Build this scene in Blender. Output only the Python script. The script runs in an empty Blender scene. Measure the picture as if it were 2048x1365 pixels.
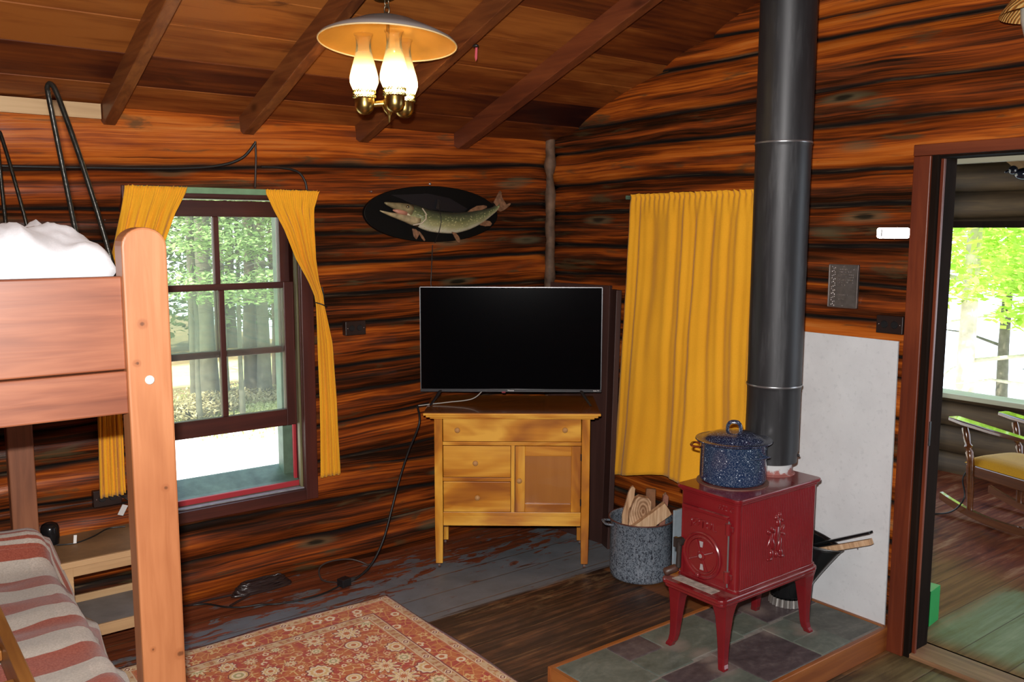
import bpy, math, random
import numpy as np
from mathutils import Vector, Matrix, noise

random.seed(7)
PI = math.pi
SC = bpy.context.scene
COL = SC.collection

# ------------------------------------------------------------------ camera
EYE = Vector((0.0, 0.0, 1.76))
_p, _y, _r = (math.radians(v) for v in (7.1, 37.5, 0.13))
_f = Vector((math.sin(_y) * math.cos(_p), math.cos(_y) * math.cos(_p), -math.sin(_p)))
_rt = Vector((math.cos(_y), -math.sin(_y), 0.0))
_up = _rt.cross(_f)
RT = _rt * math.cos(_r) + _up * math.sin(_r)
UP = -_rt * math.sin(_r) + _up * math.cos(_r)
CAMROT = Matrix((RT, UP, -_f)).transposed()
cam = bpy.data.cameras.new('camera')
cam.sensor_width = 36.0
cam.lens = 36.0 * 1780.0 / 2048.0
cam.clip_start = 0.05
cam.clip_end = 500
camo = bpy.data.objects.new('camera', cam)
camo.matrix_world = Matrix.Translation(EYE) @ CAMROT.to_4x4()
COL.objects.link(camo)
SC.camera = camo

# ------------------------------------------------------------------ light and exposure
SC.view_settings.view_transform = 'Standard'
SC.view_settings.look = 'None'
SC.view_settings.exposure = 0.0
SC.view_settings.gamma = 1.0
SC.view_settings.use_curve_mapping = False
SC.cycles.use_denoising = True
SC.cycles.max_bounces = 8
SC.cycles.diffuse_bounces = 3
SC.cycles.glossy_bounces = 3
SC.cycles.transmission_bounces = 6
SC.cycles.transparent_max_bounces = 10
SC.cycles.sample_clamp_indirect = 6.0

SKY = 3.8
SUN = 13.0
FLASH = 140.0
BULB = 75.0

w = bpy.data.worlds.new('sky')
SC.world = w
w.use_nodes = True
wn = w.node_tree
wn.nodes.clear()
bg = wn.nodes.new('ShaderNodeBackground')
out = wn.nodes.new('ShaderNodeOutputWorld')
tc = wn.nodes.new('ShaderNodeTexCoord')
sep = wn.nodes.new('ShaderNodeSeparateXYZ')
rmp = wn.nodes.new('ShaderNodeValToRGB')
rmp.color_ramp.elements[0].position = 0.0
rmp.color_ramp.elements[0].color = (0.95, 0.98, 1.0, 1)
rmp.color_ramp.elements[1].position = 0.9
rmp.color_ramp.elements[1].color = (0.45, 0.65, 1.0, 1)
wn.links.new(tc.outputs['Generated'], sep.inputs[0])
wn.links.new(sep.outputs['Z'], rmp.inputs[0])
wn.links.new(rmp.outputs[0], bg.inputs['Color'])
bg.inputs['Strength'].default_value = SKY
wn.links.new(bg.outputs[0], out.inputs[0])

sl = bpy.data.lights.new('sun', 'SUN')
sl.energy = SUN
sl.angle = 0.01
sl.color = (1.0, 0.95, 0.85)
so = bpy.data.objects.new('sun', sl)
so.rotation_euler = Vector((0.45, 0.25, -0.86)).to_track_quat('-Z', 'Y').to_euler()
so.location = (-5, -5, 12)
COL.objects.link(so)

# the photographer's pop-up flash, a hand's breadth above the lens
fl = bpy.data.lights.new('camera_flash', 'AREA')
fl.shape = 'RECTANGLE'
fl.size = 0.045
fl.size_y = 0.02
fl.energy = FLASH
fl.color = (1.0, 0.965, 0.93)
flo = bpy.data.objects.new('camera_flash', fl)
flo.matrix_world = Matrix.Translation(EYE + UP * 0.10 - RT * 0.035 + _f * 0.02) @ CAMROT.to_4x4()
COL.objects.link(flo)

# ------------------------------------------------------------------ object helpers
def tag(o, label=None, cat=None, group=None, kind=None):
    if label: o['label'] = label
    if cat: o['category'] = cat
    if group: o['group'] = group
    if kind: o['kind'] = kind
    return o

def thing(name, label, cat, loc=(0, 0, 0), rz=0.0, group=None, rot=None):
    o = bpy.data.objects.new(name, None)
    o.empty_display_size = 0.1
    COL.objects.link(o)
    o.location = loc
    o.rotation_euler = rot if rot else (0, 0, rz)
    return tag(o, label, cat, group)

def copy_tree(o, parent=None):
    c = o.copy()
    COL.objects.link(c)
    if parent is not None:
        c.parent = parent
    for ch in list(o.children):
        copy_tree(ch, c)
    return c

class MB:
    """collects shapes into one mesh"""
    def __init__(s):
        s.v, s.f, s.m, s.a = [], [], [], []
        s.mi = 0
        s.at = (0.5, 0.5, 0.5)
    def add(s, vs, fs):
        b = len(s.v)
        s.v += [tuple(v) for v in vs]
        s.a += [s.at] * len(vs)
        for f in fs:
            s.f.append(tuple(i + b for i in f))
            s.m.append(s.mi)
        return s
    def box(s, x0, x1, y0, y1, z0, z1, M=None):
        vs = [Vector((x, y, z)) for z in (z0, z1) for y in (y0, y1) for x in (x0, x1)]
        if M is not None: vs = [M @ v for v in vs]
        return s.add(vs, [(0, 2, 3, 1), (4, 5, 7, 6), (0, 1, 5, 4), (2, 6, 7, 3), (0, 4, 6, 2), (1, 3, 7, 5)])
    def lathe(s, prof, n=32, c=(0, 0, 0), M=None, cap0=False, cap1=False, fl=None):
        vs = []
        for (r, z) in prof:
            for k in range(n):
                a = 2 * PI * k / n
                rr = r if fl is None else fl(r, z, a)
                v = Vector((c[0] + rr * math.cos(a), c[1] + rr * math.sin(a), c[2] + z))
                vs.append(M @ v if M is not None else v)
        fs = []
        for i in range(len(prof) - 1):
            for k in range(n):
                k2 = (k + 1) % n
                fs.append((i * n + k, i * n + k2, (i + 1) * n + k2, (i + 1) * n + k))
        if cap0: fs.append(tuple(range(n))[::-1])
        if cap1: fs.append(tuple((len(prof) - 1) * n + k for k in range(n)))
        return s.add(vs, fs)
    def tube(s, pts, r, n=8, cap=True, flat=1.0):
        pts = [Vector(p) for p in pts]
        rs = r if isinstance(r, (list, tuple)) else [r] * len(pts)
        vs, up = [], None
        for i, p in enumerate(pts):
            t = (pts[min(i + 1, len(pts) - 1)] - pts[max(i - 1, 0)])
            t = t.normalized() if t.length > 1e-9 else Vector((0, 0, 1))
            if up is None:
                up = Vector((0, 0, 1)) if abs(t.z) < 0.9 else Vector((1, 0, 0))
            a = t.cross(up)
            if a.length < 1e-6: a = t.cross(Vector((1, 0.3, 0)))
            a.normalize()
            b = a.cross(t).normalized()
            up = b
            for k in range(n):
                g = 2 * PI * k / n
                vs.append(p + a * (rs[i] * math.cos(g)) + b * (rs[i] * flat * math.sin(g)))
        fs = []
        for i in range(len(pts) - 1):
            for k in range(n):
                k2 = (k + 1) % n
                fs.append((i * n + k, i * n + k2, (i + 1) * n + k2, (i + 1) * n + k))
        if cap:
            fs.append(tuple(range(n))[::-1])
            fs.append(tuple((len(pts) - 1) * n + k for k in range(n)))
        return s.add(vs, fs)
    def prism(s, poly, d0, d1, axes='xzy', M=None):
        """poly in the first two axes, extruded along the third"""
        ix = ['xyz'.index(c) for c in axes]
        vs = []
        for d in (d0, d1):
            for (a, b) in poly:
                v = [0, 0, 0]
                v[ix[0]], v[ix[1]], v[ix[2]] = a, b, d
                v = Vector(v)
                vs.append(M @ v if M is not None else v)
        n = len(poly)
        fs = [tuple(range(n)), tuple(range(2 * n - 1, n - 1, -1))]
        for k in range(n):
            k2 = (k + 1) % n
            fs.append((k, k + n, k2 + n, k2))
        return s.add(vs, fs)
    def grid(s, fn, nu, nv, keep=None):
        vs = [fn(i / nu, j / nv) for i in range(nu + 1) for j in range(nv + 1)]
        fs = []
        for i in range(nu):
            for j in range(nv):
                q = (i * (nv + 1) + j, (i + 1) * (nv + 1) + j, (i + 1) * (nv + 1) + j + 1, i * (nv + 1) + j + 1)
                if keep is None or keep(q, vs): fs.append(q)
        return s.add(vs, fs)
    def sphere(s, c, r, n=12, sc=(1, 1, 1)):
        prof = [(math.sin(PI * i / n) + 1e-5, -math.cos(PI * i / n)) for i in range(n + 1)]
        M = Matrix.Translation(c) @ Matrix.Diagonal((r * sc[0], r * sc[1], r * sc[2], 1))
        return s.lathe(prof, max(8, n + 4), M=M)
    def build(s, name, mats, parent=None, smooth=None, bevel=0.0, attr=None, loc=None):
        me = bpy.data.meshes.new(name)
        me.from_pydata(s.v, [], s.f)
        if not isinstance(mats, (list, tuple)): mats = [mats]
        for m in mats: me.materials.append(m)
        if len(mats) > 1: me.polygons.foreach_set('material_index', s.m)
        if attr:
            at = me.attributes.new(attr, 'FLOAT_VECTOR', 'POINT')
            at.data.foreach_set('vector', [c for t in s.a for c in t])
        me.validate()
        me.update()
        o = bpy.data.objects.new(name, me)
        COL.objects.link(o)
        if parent is not None: o.parent = parent
        if loc: o.location = loc
        if bevel:
            md = o.modifiers.new('bevel', 'BEVEL')
            md.width = bevel
            md.segments = 2
            md.limit_method = 'ANGLE'
            md.angle_limit = math.radians(40)
        if smooth is not None:
            me.polygons.foreach_set('use_smooth', [True] * len(me.polygons))
            if smooth < 180:
                try: me.set_sharp_from_angle(angle=math.radians(smooth))
                except Exception: pass
        me.update()
        return o

def struct(o): return tag(o, kind='structure')

def text_part(name, body, size, depth, mat, parent, M):
    cu = bpy.data.curves.new(name, 'FONT')
    cu.body = body
    cu.size = size
    cu.extrude = depth
    cu.align_x = 'CENTER'
    cu.align_y = 'CENTER'
    cu.resolution_u = 3
    t = bpy.data.objects.new('tmp', cu)
    COL.objects.link(t)
    dg = bpy.context.evaluated_depsgraph_get()
    me = bpy.data.meshes.new_from_object(t.evaluated_get(dg))
    bpy.data.objects.remove(t)
    me.transform(M)
    me.materials.clear()
    me.materials.append(mat)
    o = bpy.data.objects.new(name, me)
    COL.objects.link(o)
    o.parent = parent
    return o

def lerp(a, b, t): return a + (b - a) * t
def nz(x, y=0.0, z=0.0): return noise.noise(Vector((x, y, z)))
def interp(tab, u):
    return float(np.interp(u, [a for a, b in tab], [b for a, b in tab]))
def catmull(P, n=8):
    P = [Vector(p) for p in P]
    out = []
    for i in range(len(P) - 1):
        a, b, c, d = P[max(i - 1, 0)], P[i], P[i + 1], P[min(i + 2, len(P) - 1)]
        for k in range(n):
            t = k / n
            out.append(0.5 * ((2 * b) + (c - a) * t + (2 * a - 5 * b + 4 * c - d) * t * t + (3 * b - a - 3 * c + d) * t ** 3))
    out.append(P[-1])
    return out

# ------------------------------------------------------------------ material helpers
class NB:
    """small builder for node materials"""
    def __init__(s, name):
        s.m = bpy.data.materials.new(name)
        s.m.use_nodes = True
        s.t = s.m.node_tree
        s.b = s.t.nodes['Principled BSDF']
        s.o = s.t.nodes['Material Output']
    def n(s, typ, ins=None, **props):
        nd = s.t.nodes.new(typ)
        for k, v in props.items(): setattr(nd, k, v)
        for k, v in (ins or {}).items(): s.put(nd.inputs[k], v)
        return nd
    def put(s, sock, v):
        if hasattr(v, 'is_output') or isinstance(v, bpy.types.NodeSocket): s.t.links.new(v, sock)
        else:
            if isinstance(v, tuple) and len(v) == 3 and sock.type == 'RGBA': v = (*v, 1)
            sock.default_value = v
    def mth(s, op, a, b=0.0, c=0.0):
        nd = s.n('ShaderNodeMath', operation=op)
        for i, v in enumerate((a, b, c)): s.put(nd.inputs[i], v)
        return nd.outputs[0]
    def vmul(s, v, k):
        nd = s.n('ShaderNodeVectorMath', operation='MULTIPLY')
        s.put(nd.inputs[0], v); s.put(nd.inputs[1], k)
        return nd.outputs[0]
    def vadd(s, v, k):
        nd = s.n('ShaderNodeVectorMath', operation='ADD')
        s.put(nd.inputs[0], v); s.put(nd.inputs[1], k)
        return nd.outputs[0]
    def noise(s, v, scale=1.0, detail=3.0, rough=0.55, dist=0.0):
        return s.n('ShaderNodeTexNoise', {'Vector': v, 'Scale': scale, 'Detail': detail, 'Roughness': rough, 'Distortion': dist}).outputs['Fac']
    def ramp(s, f, stops, interp='LINEAR'):
        nd = s.n('ShaderNodeValToRGB', {'Fac': f})
        cr = nd.color_ramp
        cr.interpolation = interp
        while len(cr.elements) < len(stops): cr.elements.new(0.5)
        for e, (p, c) in zip(cr.elements, stops):
            e.position = p
            e.color = (*c, 1) if not isinstance(c, (int, float)) else (c, c, c, 1)
        return nd.outputs[0]
    def mix(s, f, a, b, blend='MIX'):
        nd = s.n('ShaderNodeMix', data_type='RGBA', blend_type=blend)
        s.put(nd.inputs[0], f); s.put(nd.inputs[6], a); s.put(nd.inputs[7], b)
        return nd.outputs[2]
    def smooth(s, x, a, b):
        nd = s.n('ShaderNodeMapRange', {'Value': x, 'From Min': a, 'From Max': b}, interpolation_type='SMOOTHSTEP')
        return nd.outputs[0]
    def obj(s): return s.n('ShaderNodeTexCoord').outputs['Object']
    def pos(s): return s.n('ShaderNodeNewGeometry').outputs['Position']
    def attr(s, name): return s.n('ShaderNodeAttribute', attribute_name=name).outputs['Vector']
    def sep(s, v):
        nd = s.n('ShaderNodeSeparateXYZ'); s.put(nd.inputs[0], v)
        return nd.outputs
    def comb(s, x, y, z):
        nd = s.n('ShaderNodeCombineXYZ')
        for i, v in enumerate((x, y, z)): s.put(nd.inputs[i], v)
        return nd.outputs[0]
    def bump(s, h, strength=0.3, dist=0.01):
        nd = s.n('ShaderNodeBump', {'Height': h, 'Strength': strength, 'Distance': dist})
        s.t.links.new(nd.outputs[0], s.b.inputs['Normal'])
    def set(s, **k):
        names = {'col': 'Base Color', 'rough': 'Roughness', 'metal': 'Metallic', 'spec': 'Specular IOR Level', 'coat': 'Coat Weight', 'crough': 'Coat Roughness',
                 'trans': 'Transmission Weight', 'sheen': 'Sheen Weight', 'emit': 'Emission Color', 'estr': 'Emission Strength', 'alpha': 'Alpha', 'ior': 'IOR'}
        for a, v in k.items(): s.put(s.b.inputs[names[a]], v)
        return s.m

def plain(name, col, rough=0.5, metal=0.0, spec=0.5, coat=0.0, var=0.0, scale=20.0, bump=0.0):
    b = NB(name)
    c = col
    if var or bump:
        nf = b.noise(b.obj(), scale, 4.0)
        if var:
            c = b.ramp(nf, [(0.25, tuple(x * (1 - var) for x in col)), (0.75, tuple(min(1, x * (1 + var)) for x in col))])
        if bump: b.bump(nf, bump, 0.004)
    return b.set(col=c, rough=rough, metal=metal, spec=spec, coat=coat)

def wood(name, dark, mid, light, axis='x', rough=0.38, fine=40.0, patch=2.0, knots=0.0, spec=0.5, seed=0.0, contrast=1.0, coat=0.0, attr=None, blot=0.75, spots=()):
    """varnished board: stretched grain along one axis, soft blotches, a few knots"""
    b = NB(name)
    p = b.obj()
    if attr:
        p = b.vadd(p, b.vmul(b.attr(attr), (7.3, 5.1, 9.7)))
    p = b.vadd(p, (seed, seed * 1.7, seed * 0.6))
    k = {'x': (0.06, 1, 1), 'y': (1, 0.06, 1), 'z': (1, 1, 0.06)}[axis]
    k2 = {'x': (0.3, 1, 1), 'y': (1, 0.3, 1), 'z': (1, 1, 0.3)}[axis]
    g = b.noise(b.vmul(p, k), fine, 4.0, 0.6, 0.6)
    g2 = b.noise(b.vmul(p, k2), patch, 3.0, 0.5, 0.8)
    f = b.mth('ADD', b.mth('MULTIPLY', g, 0.55 * contrast), b.mth('MULTIPLY', g2, blot))
    f = b.mth('SUBTRACT', f, 0.275 * contrast + blot / 2 - 0.5)
    c = b.ramp(f, [(0.28, dark), (0.5, mid), (0.72, light)])
    if knots:
        vo = b.n('ShaderNodeTexVoronoi', {'Vector': b.vmul(p, tuple(0.45 if q < 1 else 1 for q in k)), 'Scale': knots})
        kf = b.smooth(vo.outputs['Distance'], 0.10, 0.03)
        c = b.mix(kf, c, tuple(x * 0.35 for x in dark))
    for (sx, sy, sz, sr) in spots:
        dv = b.n('ShaderNodeVectorMath', operation='DISTANCE'); b.put(dv.inputs[0], b.vadd(b.obj(), b.vmul(b.comb(b.mth('SUBTRACT', g, .5), 0.0, b.mth('SUBTRACT', g2, .5)), (.02, .02, .03)))); b.put(dv.inputs[1], (sx, sy, sz))
        c = b.mix(b.mth('MULTIPLY', b.smooth(dv.outputs['Value'], sr * 1.9, sr), .55), c, dark)
        c = b.mix(b.mth('MULTIPLY', b.smooth(dv.outputs['Value'], sr * .8, sr * .3), .8), c, tuple(q * .35 for q in dark))
    b.bump(g, 0.08, 0.003)
    return b.set(col=c, rough=rough, spec=spec, coat=coat)

# ================================================================== materials
def m_logs():
    b = NB('log_wood')
    lc = b.sep(b.attr('lc'))
    u, v, sd = lc[0], lc[1], lc[2]
    ck = b.sep(b.attr('ck'))
    sw = b.noise(b.comb(b.mth('MULTIPLY', u, 1.6), b.mth('MULTIPLY', v, 5.0), sd), 1.0, 2.0)
    v2 = b.mth('ADD', v, b.mth('MULTIPLY', sw, 0.045))
    streak = b.noise(b.comb(b.mth('MULTIPLY', u, 1.05), b.mth('MULTIPLY', v2, 80.0), b.mth('MULTIPLY', sd, 3.1)), 1.0, 5.0, 0.62)
    patch = b.noise(b.comb(b.mth('MULTIPLY', u, 1.0), b.mth('MULTIPLY', v2, 13.0), b.mth('MULTIPLY', sd, 5.7)), 1.0, 4.0, 0.6, 0.4)
    crack = b.noise(b.comb(b.mth('MULTIPLY', u, 1.3), b.mth('MULTIPLY', v2, 95.0), b.mth('MULTIPLY', sd, 1.3)), 1.0, 2.0, 0.5)
    f = b.mth('ADD', b.mth('MULTIPLY', streak, 0.78), b.mth('MULTIPLY', patch, 1.15))
    f = b.mth('ADD', f, b.mth('MULTIPLY', ck[2], 0.30))
    f = b.mth('SUBTRACT', f, 0.63)
    c = b.ramp(f, [(0.08, (0.014, 0.006, 0.003)), (0.22, (0.070, 0.017, 0.005)), (0.37, (0.23, 0.045, 0.007)),
                   (0.54, (0.46, 0.110, 0.012)), (0.76, (0.54, 0.19, 0.040))])
    g = b.noise(b.comb(b.mth('MULTIPLY', u, 2.9), b.mth('MULTIPLY', v, 13.0), b.mth('ADD', sd, 4.0)), 1.0, 4.0, 0.6, 0.5)
    c = b.mix(b.mth('MULTIPLY', b.smooth(g, 0.57, 0.70), 0.75), c, (0.070, 0.052, 0.024))
    c = b.mix(b.mth('MULTIPLY', b.smooth(crack, 0.33, 0.26), 0.9), c, (0.008, 0.004, 0.002))
    # knots with a grey-green halo
    kv = b.comb(b.mth('MULTIPLY', u, 1.55), b.mth('MULTIPLY', v, 5.6), b.mth('MULTIPLY', sd, 2.0))
    vo = b.n('ShaderNodeTexVoronoi', {'Vector': kv, 'Scale': 1.0, 'Randomness': 1.0})
    d = b.mth('ADD', vo.outputs['Distance'], b.mth('MULTIPLY', b.mth('SUBTRACT', streak, 0.5), 0.16))
    c = b.mix(b.mth('MULTIPLY', b.smooth(d, 0.24, 0.10), 0.65), c, (0.105, 0.092, 0.050))
    c = b.mix(b.smooth(d, 0.11, 0.05), c, (0.020, 0.016, 0.010))
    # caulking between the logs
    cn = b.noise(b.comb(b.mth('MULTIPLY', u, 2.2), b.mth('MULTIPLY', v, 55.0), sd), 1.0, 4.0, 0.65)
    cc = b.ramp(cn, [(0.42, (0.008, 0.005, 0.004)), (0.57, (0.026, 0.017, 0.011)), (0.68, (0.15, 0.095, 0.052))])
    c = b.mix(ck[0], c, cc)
    h = b.mth('ADD', streak, b.mth('MULTIPLY', crack, 0.6))
    b.bump(h, 0.22, 0.006)
    r = b.mth('ADD', 0.34, b.mth('MULTIPLY', ck[0], 0.5))
    return b.set(col=c, rough=r, spec=0.28)

def m_ceiling():
    b = NB('ceiling_pine')
    a = b.sep(b.attr('bd'))
    p = b.vadd(b.obj(), b.comb(b.mth('MULTIPLY', a[0], 9.0), b.mth('MULTIPLY', a[0], 31.0), 0.0))
    g = b.noise(b.vmul(p, (1.4, 30, 30)), 1.0, 4.0, 0.6, 0.8)
    g2 = b.noise(b.vmul(p, (1.7, 7, 7)), 1.0, 3.0, 0.55, 0.7)
    f = b.mth('ADD', b.mth('MULTIPLY', g, 0.45), b.mth('MULTIPLY', g2, 0.62))
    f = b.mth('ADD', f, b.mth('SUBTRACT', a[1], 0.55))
    c = b.ramp(f, [(0.10, (0.022, 0.005, 0.005)), (0.32, (0.070, 0.015, 0.006)), (0.52, (0.175, 0.043, 0.009)), (0.74, (0.34, 0.110, 0.022))])
    vo = b.n('ShaderNodeTexVoronoi', {'Vector': b.vmul(p, (2.0, 4.6, 4.6)), 'Scale': 1.0})
    d = b.mth('ADD', vo.outputs['Distance'], b.mth('MULTIPLY', b.mth('SUBTRACT', g, 0.5), 0.10))
    c = b.mix(b.mth('MULTIPLY', b.smooth(d, 0.13, 0.04), 0.8), c, (0.035, 0.010, 0.004))
    dk = b.noise(b.vmul(p, (2.2, 5.0, 5.0)), 1.0, 5.0, 0.7, 1.2)
    c = b.mix(b.mth('MULTIPLY', b.smooth(dk, 0.60, 0.72), 0.7), c, (0.045, 0.012, 0.005))
    b.bump(g, 0.06, 0.003)
    return b.set(col=c, rough=0.45, spec=0.25)

def m_floor():
    b = NB('floor_boards')
    p = b.pos()
    x, y, z = b.sep(p)
    row = b.mth('FLOOR', b.mth('DIVIDE', y, 0.185))
    rnd = b.n('ShaderNodeTexWhiteNoise', {'W': row}, noise_dimensions='1D').outputs['Value']
    pv = b.comb(b.mth('ADD', x, b.mth('MULTIPLY', rnd, 9.0)), y, rnd)
    grain = b.noise(b.vmul(pv, (1.6, 42, 1)), 1.0, 5.0, 0.62, 0.5)
    blot = b.noise(b.vmul(pv, (3.2, 7, 1)), 1.0, 5.0, 0.65, 0.5)
    dark = b.ramp(b.mth('ADD', b.mth('MULTIPLY', grain, 0.6), b.mth('MULTIPLY', blot, 0.5)),
                  [(0.38, (0.016, 0.009, 0.006)), (0.53, (0.045, 0.022, 0.012)), (0.63, (0.12, 0.052, 0.024)), (0.72, (0.25, 0.13, 0.055))])
    brown = b.ramp(b.mth('ADD', b.mth('MULTIPLY', grain, 0.5), b.mth('MULTIPLY', blot, 0.5)),
                   [(0.35, (0.10, 0.036, 0.012)), (0.60, (0.21, 0.075, 0.022))])
    olive = b.ramp(b.mth('ADD', b.mth('MULTIPLY', grain, 0.5), b.mth('MULTIPLY', blot, 0.5)),
                   [(0.36, (0.055, 0.036, 0.016)), (0.50, (0.12, 0.085, 0.034)), (0.64, (0.20, 0.15, 0.065))])
    w1 = b.noise(p, 6.0, 4.0, 0.6)
    grey = b.ramp(w1, [(0.3, (0.135, 0.145, 0.155)), (0.7, (0.19, 0.205, 0.225))])
    wear = b.noise(b.vmul(pv, (5.0, 16, 1)), 1.0, 6.0, 0.68, 0.6)
    wz = b.mth('ADD', wear, b.mth('MULTIPLY', b.smooth(y, 3.45, 4.1), 0.24))
    wz = b.mth('ADD', wz, b.mth('MULTIPLY', b.smooth(x, 1.6, 0.7), 0.08))
    red = b.ramp(grain, [(0.35, (0.11, 0.026, 0.010)), (0.6, (0.26, 0.065, 0.022))])
    red = b.mix(b.smooth(wear, 0.60, 0.70), red, (0.085, 0.045, 0.028))
    gz = b.mix(b.smooth(wz, 0.615, 0.66), grey, red)
    edge = b.mth('ADD', y, b.mth('MULTIPLY', b.mth('SUBTRACT', grain, 0.5), 0.10))
    c = b.mix(b.smooth(edge, 3.262, 3.285), dark, gz)
    rx = b.mth('ADD', x, b.mth('MULTIPLY', b.mth('SUBTRACT', blot, 0.5), 0.05))
    inb = b.mth('MULTIPLY', b.smooth(rx, 3.09, 3.11), b.smooth(y, 3.26, 3.25))
    c = b.mix(inb, c, brown)
    # floor towards the doorway
    dz = b.mth('MULTIPLY', b.smooth(y, 1.90, 1.80), b.smooth(x, 2.2, 2.4))
    c = b.mix(dz, c, olive)
    # paler scuffed band where paint and bare boards meet
    band = b.mth('MULTIPLY', b.smooth(y, 2.95, 3.2), b.smooth(y, 3.29, 3.26))
    c = b.mix(b.mth('MULTIPLY', band, b.mth('MULTIPLY', b.smooth(wear, 0.5, 0.66), 0.6)), c, (0.26, 0.16, 0.075))
    fr = b.mth('FRACT', b.mth('DIVIDE', y, 0.185))
    seam = b.mth('MAXIMUM', b.smooth(fr, 0.034, 0.010), b.smooth(fr, 0.975, 0.99))
    lt = b.mth('MULTIPLY', seam, 0.75)
    c = b.mix(lt, c, b.mix(b.smooth(blot, 0.40, 0.52), (0.012, 0.008, 0.006), (0.16, 0.09, 0.045)))
    b.bump(b.mth('SUBTRACT', b.mth('MULTIPLY', grain, 0.4), seam), 0.25, 0.005)
    rg = b.mth('ADD', 0.36, b.mth('MULTIPLY', wear, 0.3))
    return b.set(col=c, rough=rg, spec=0.4)

def m_porch():
    b = NB('porch_boards')
    p = b.pos()
    x, y, z = b.sep(p)
    row = b.mth('FLOOR', b.mth('DIVIDE', y, 0.21))
    rnd = b.n('ShaderNodeTexWhiteNoise', {'W': row}, noise_dimensions='1D').outputs['Value']
    pv = b.comb(b.mth('ADD', x, b.mth('MULTIPLY', rnd, 7.0)), y, rnd)
    grain = b.noise(b.vmul(pv, (1.5, 34, 1)), 1.0, 5.0, 0.62, 0.5)
    blot = b.noise(b.vmul(pv, (2.5, 9, 1)), 1.0, 5.0, 0.65, 0.5)
    red = b.ramp(b.mth('ADD', b.mth('MULTIPLY', grain, 0.5), b.mth('MULTIPLY', blot, 0.5)),
                 [(0.38, (0.060, 0.013, 0.006)), (0.52, (0.15, 0.036, 0.012)), (0.66, (0.30, 0.15, 0.075))])
    grn = b.ramp(b.mth('ADD', b.mth('MULTIPLY', grain, 0.5), b.mth('MULTIPLY', blot, 0.5)),
                 [(0.36, (0.14, 0.14, 0.05)), (0.50, (0.17, 0.21, 0.11)), (0.64, (0.24, 0.28, 0.16))])
    brn = b.ramp(grain, [(0.35, (0.09, 0.040, 0.010)), (0.6, (0.20, 0.095, 0.028))])
    # a long worn green patch inside the threshold, brown towards the edges
    e = b.mth('ADD', b.mth('ADD', x, b.mth('MULTIPLY', y, 0.0)), b.mth('MULTIPLY', b.mth('SUBTRACT', blot, 0.5), 0.5))
    k = b.mth('MULTIPLY', b.smooth(e, 4.60, 4.42), b.smooth(b.mth('ADD', y, b.mth('MULTIPLY', b.mth('SUBTRACT', grain, 0.5), 0.12)), 1.93, 1.80))
    k = b.mth('MULTIPLY', k, b.smooth(x, 3.62, 3.80))
    c = b.mix(b.smooth(e, 4.85, 4.45), red, brn)
    c = b.mix(k, c, grn)
    fr = b.mth('FRACT', b.mth('DIVIDE', y, 0.21))
    seam = b.mth('MAXIMUM', b.smooth(fr, 0.022, 0.0), b.smooth(fr, 0.982, 1.0))
    c = b.mix(b.mth('MULTIPLY', seam, 0.8), c, (0.05, 0.022, 0.012))
    b.bump(b.mth('SUBTRACT', b.mth('MULTIPLY', grain, 0.4), seam), 0.25, 0.005)
    return b.set(col=c, rough=0.6, spec=0.10)

def m_cloth(name, c1, c2, weave=420.0, rough=0.85, transl=0.0):
    b = NB(name)
    p = b.obj()
    wv = b.n('ShaderNodeTexWave', {'Vector': p, 'Scale': weave * 0.16, 'Distortion': 1.5, 'Detail': 1.0}, wave_type='BANDS', bands_direction='Z').outputs['Fac']
    nf = b.noise(p, 240.0, 2.0)
    n2 = b.noise(p, 3.0, 2.0)
    f = b.mth('ADD', b.mth('MULTIPLY', nf, 0.5), b.mth('ADD', b.mth('MULTIPLY', wv, 0.10), b.mth('MULTIPLY', n2, 0.4)))
    c = b.ramp(f, [(0.3, c2), (0.68, c1)])
    b.bump(f, 0.25, 0.002)
    b.set(col=c, rough=rough, spec=0.15, sheen=0.15)
    if transl:
        tr = b.n('ShaderNodeBsdfTranslucent', {'Color': c})
        mx = b.n('ShaderNodeMixShader', {0: transl})
        b.t.links.new(b.b.outputs[0], mx.inputs[1])
        b.t.links.new(tr.outputs[0], mx.inputs[2])
        b.t.links.new(mx.outputs[0], b.o.inputs[0])
    return b.m

def m_glass(name, tint=(0.93, 0.96, 0.94), rough=0.02, haze=0.0):
    b = NB(name)
    tr = b.n('ShaderNodeBsdfTransparent', {'Color': tint})
    gl = b.n('ShaderNodeBsdfGlossy', {'Color': (1, 1, 1), 'Roughness': rough})
    fr = b.n('ShaderNodeFresnel', {'IOR': 1.45})
    mx = b.n('ShaderNodeMixShader', {0: fr.outputs[0]})
    b.t.links.new(tr.outputs[0], mx.inputs[1])
    b.t.links.new(gl.outputs[0], mx.inputs[2])
    last = mx.outputs[0]
    if haze:
        tl = b.n('ShaderNodeBsdfTranslucent', {'Color': (0.75, 0.8, 0.78)})
        m2 = b.n('ShaderNodeMixShader', {0: haze})
        b.t.links.new(last, m2.inputs[1])
        b.t.links.new(tl.outputs[0], m2.inputs[2])
        last = m2.outputs[0]
    b.t.links.new(last, b.o.inputs[0])
    return b.m

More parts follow.
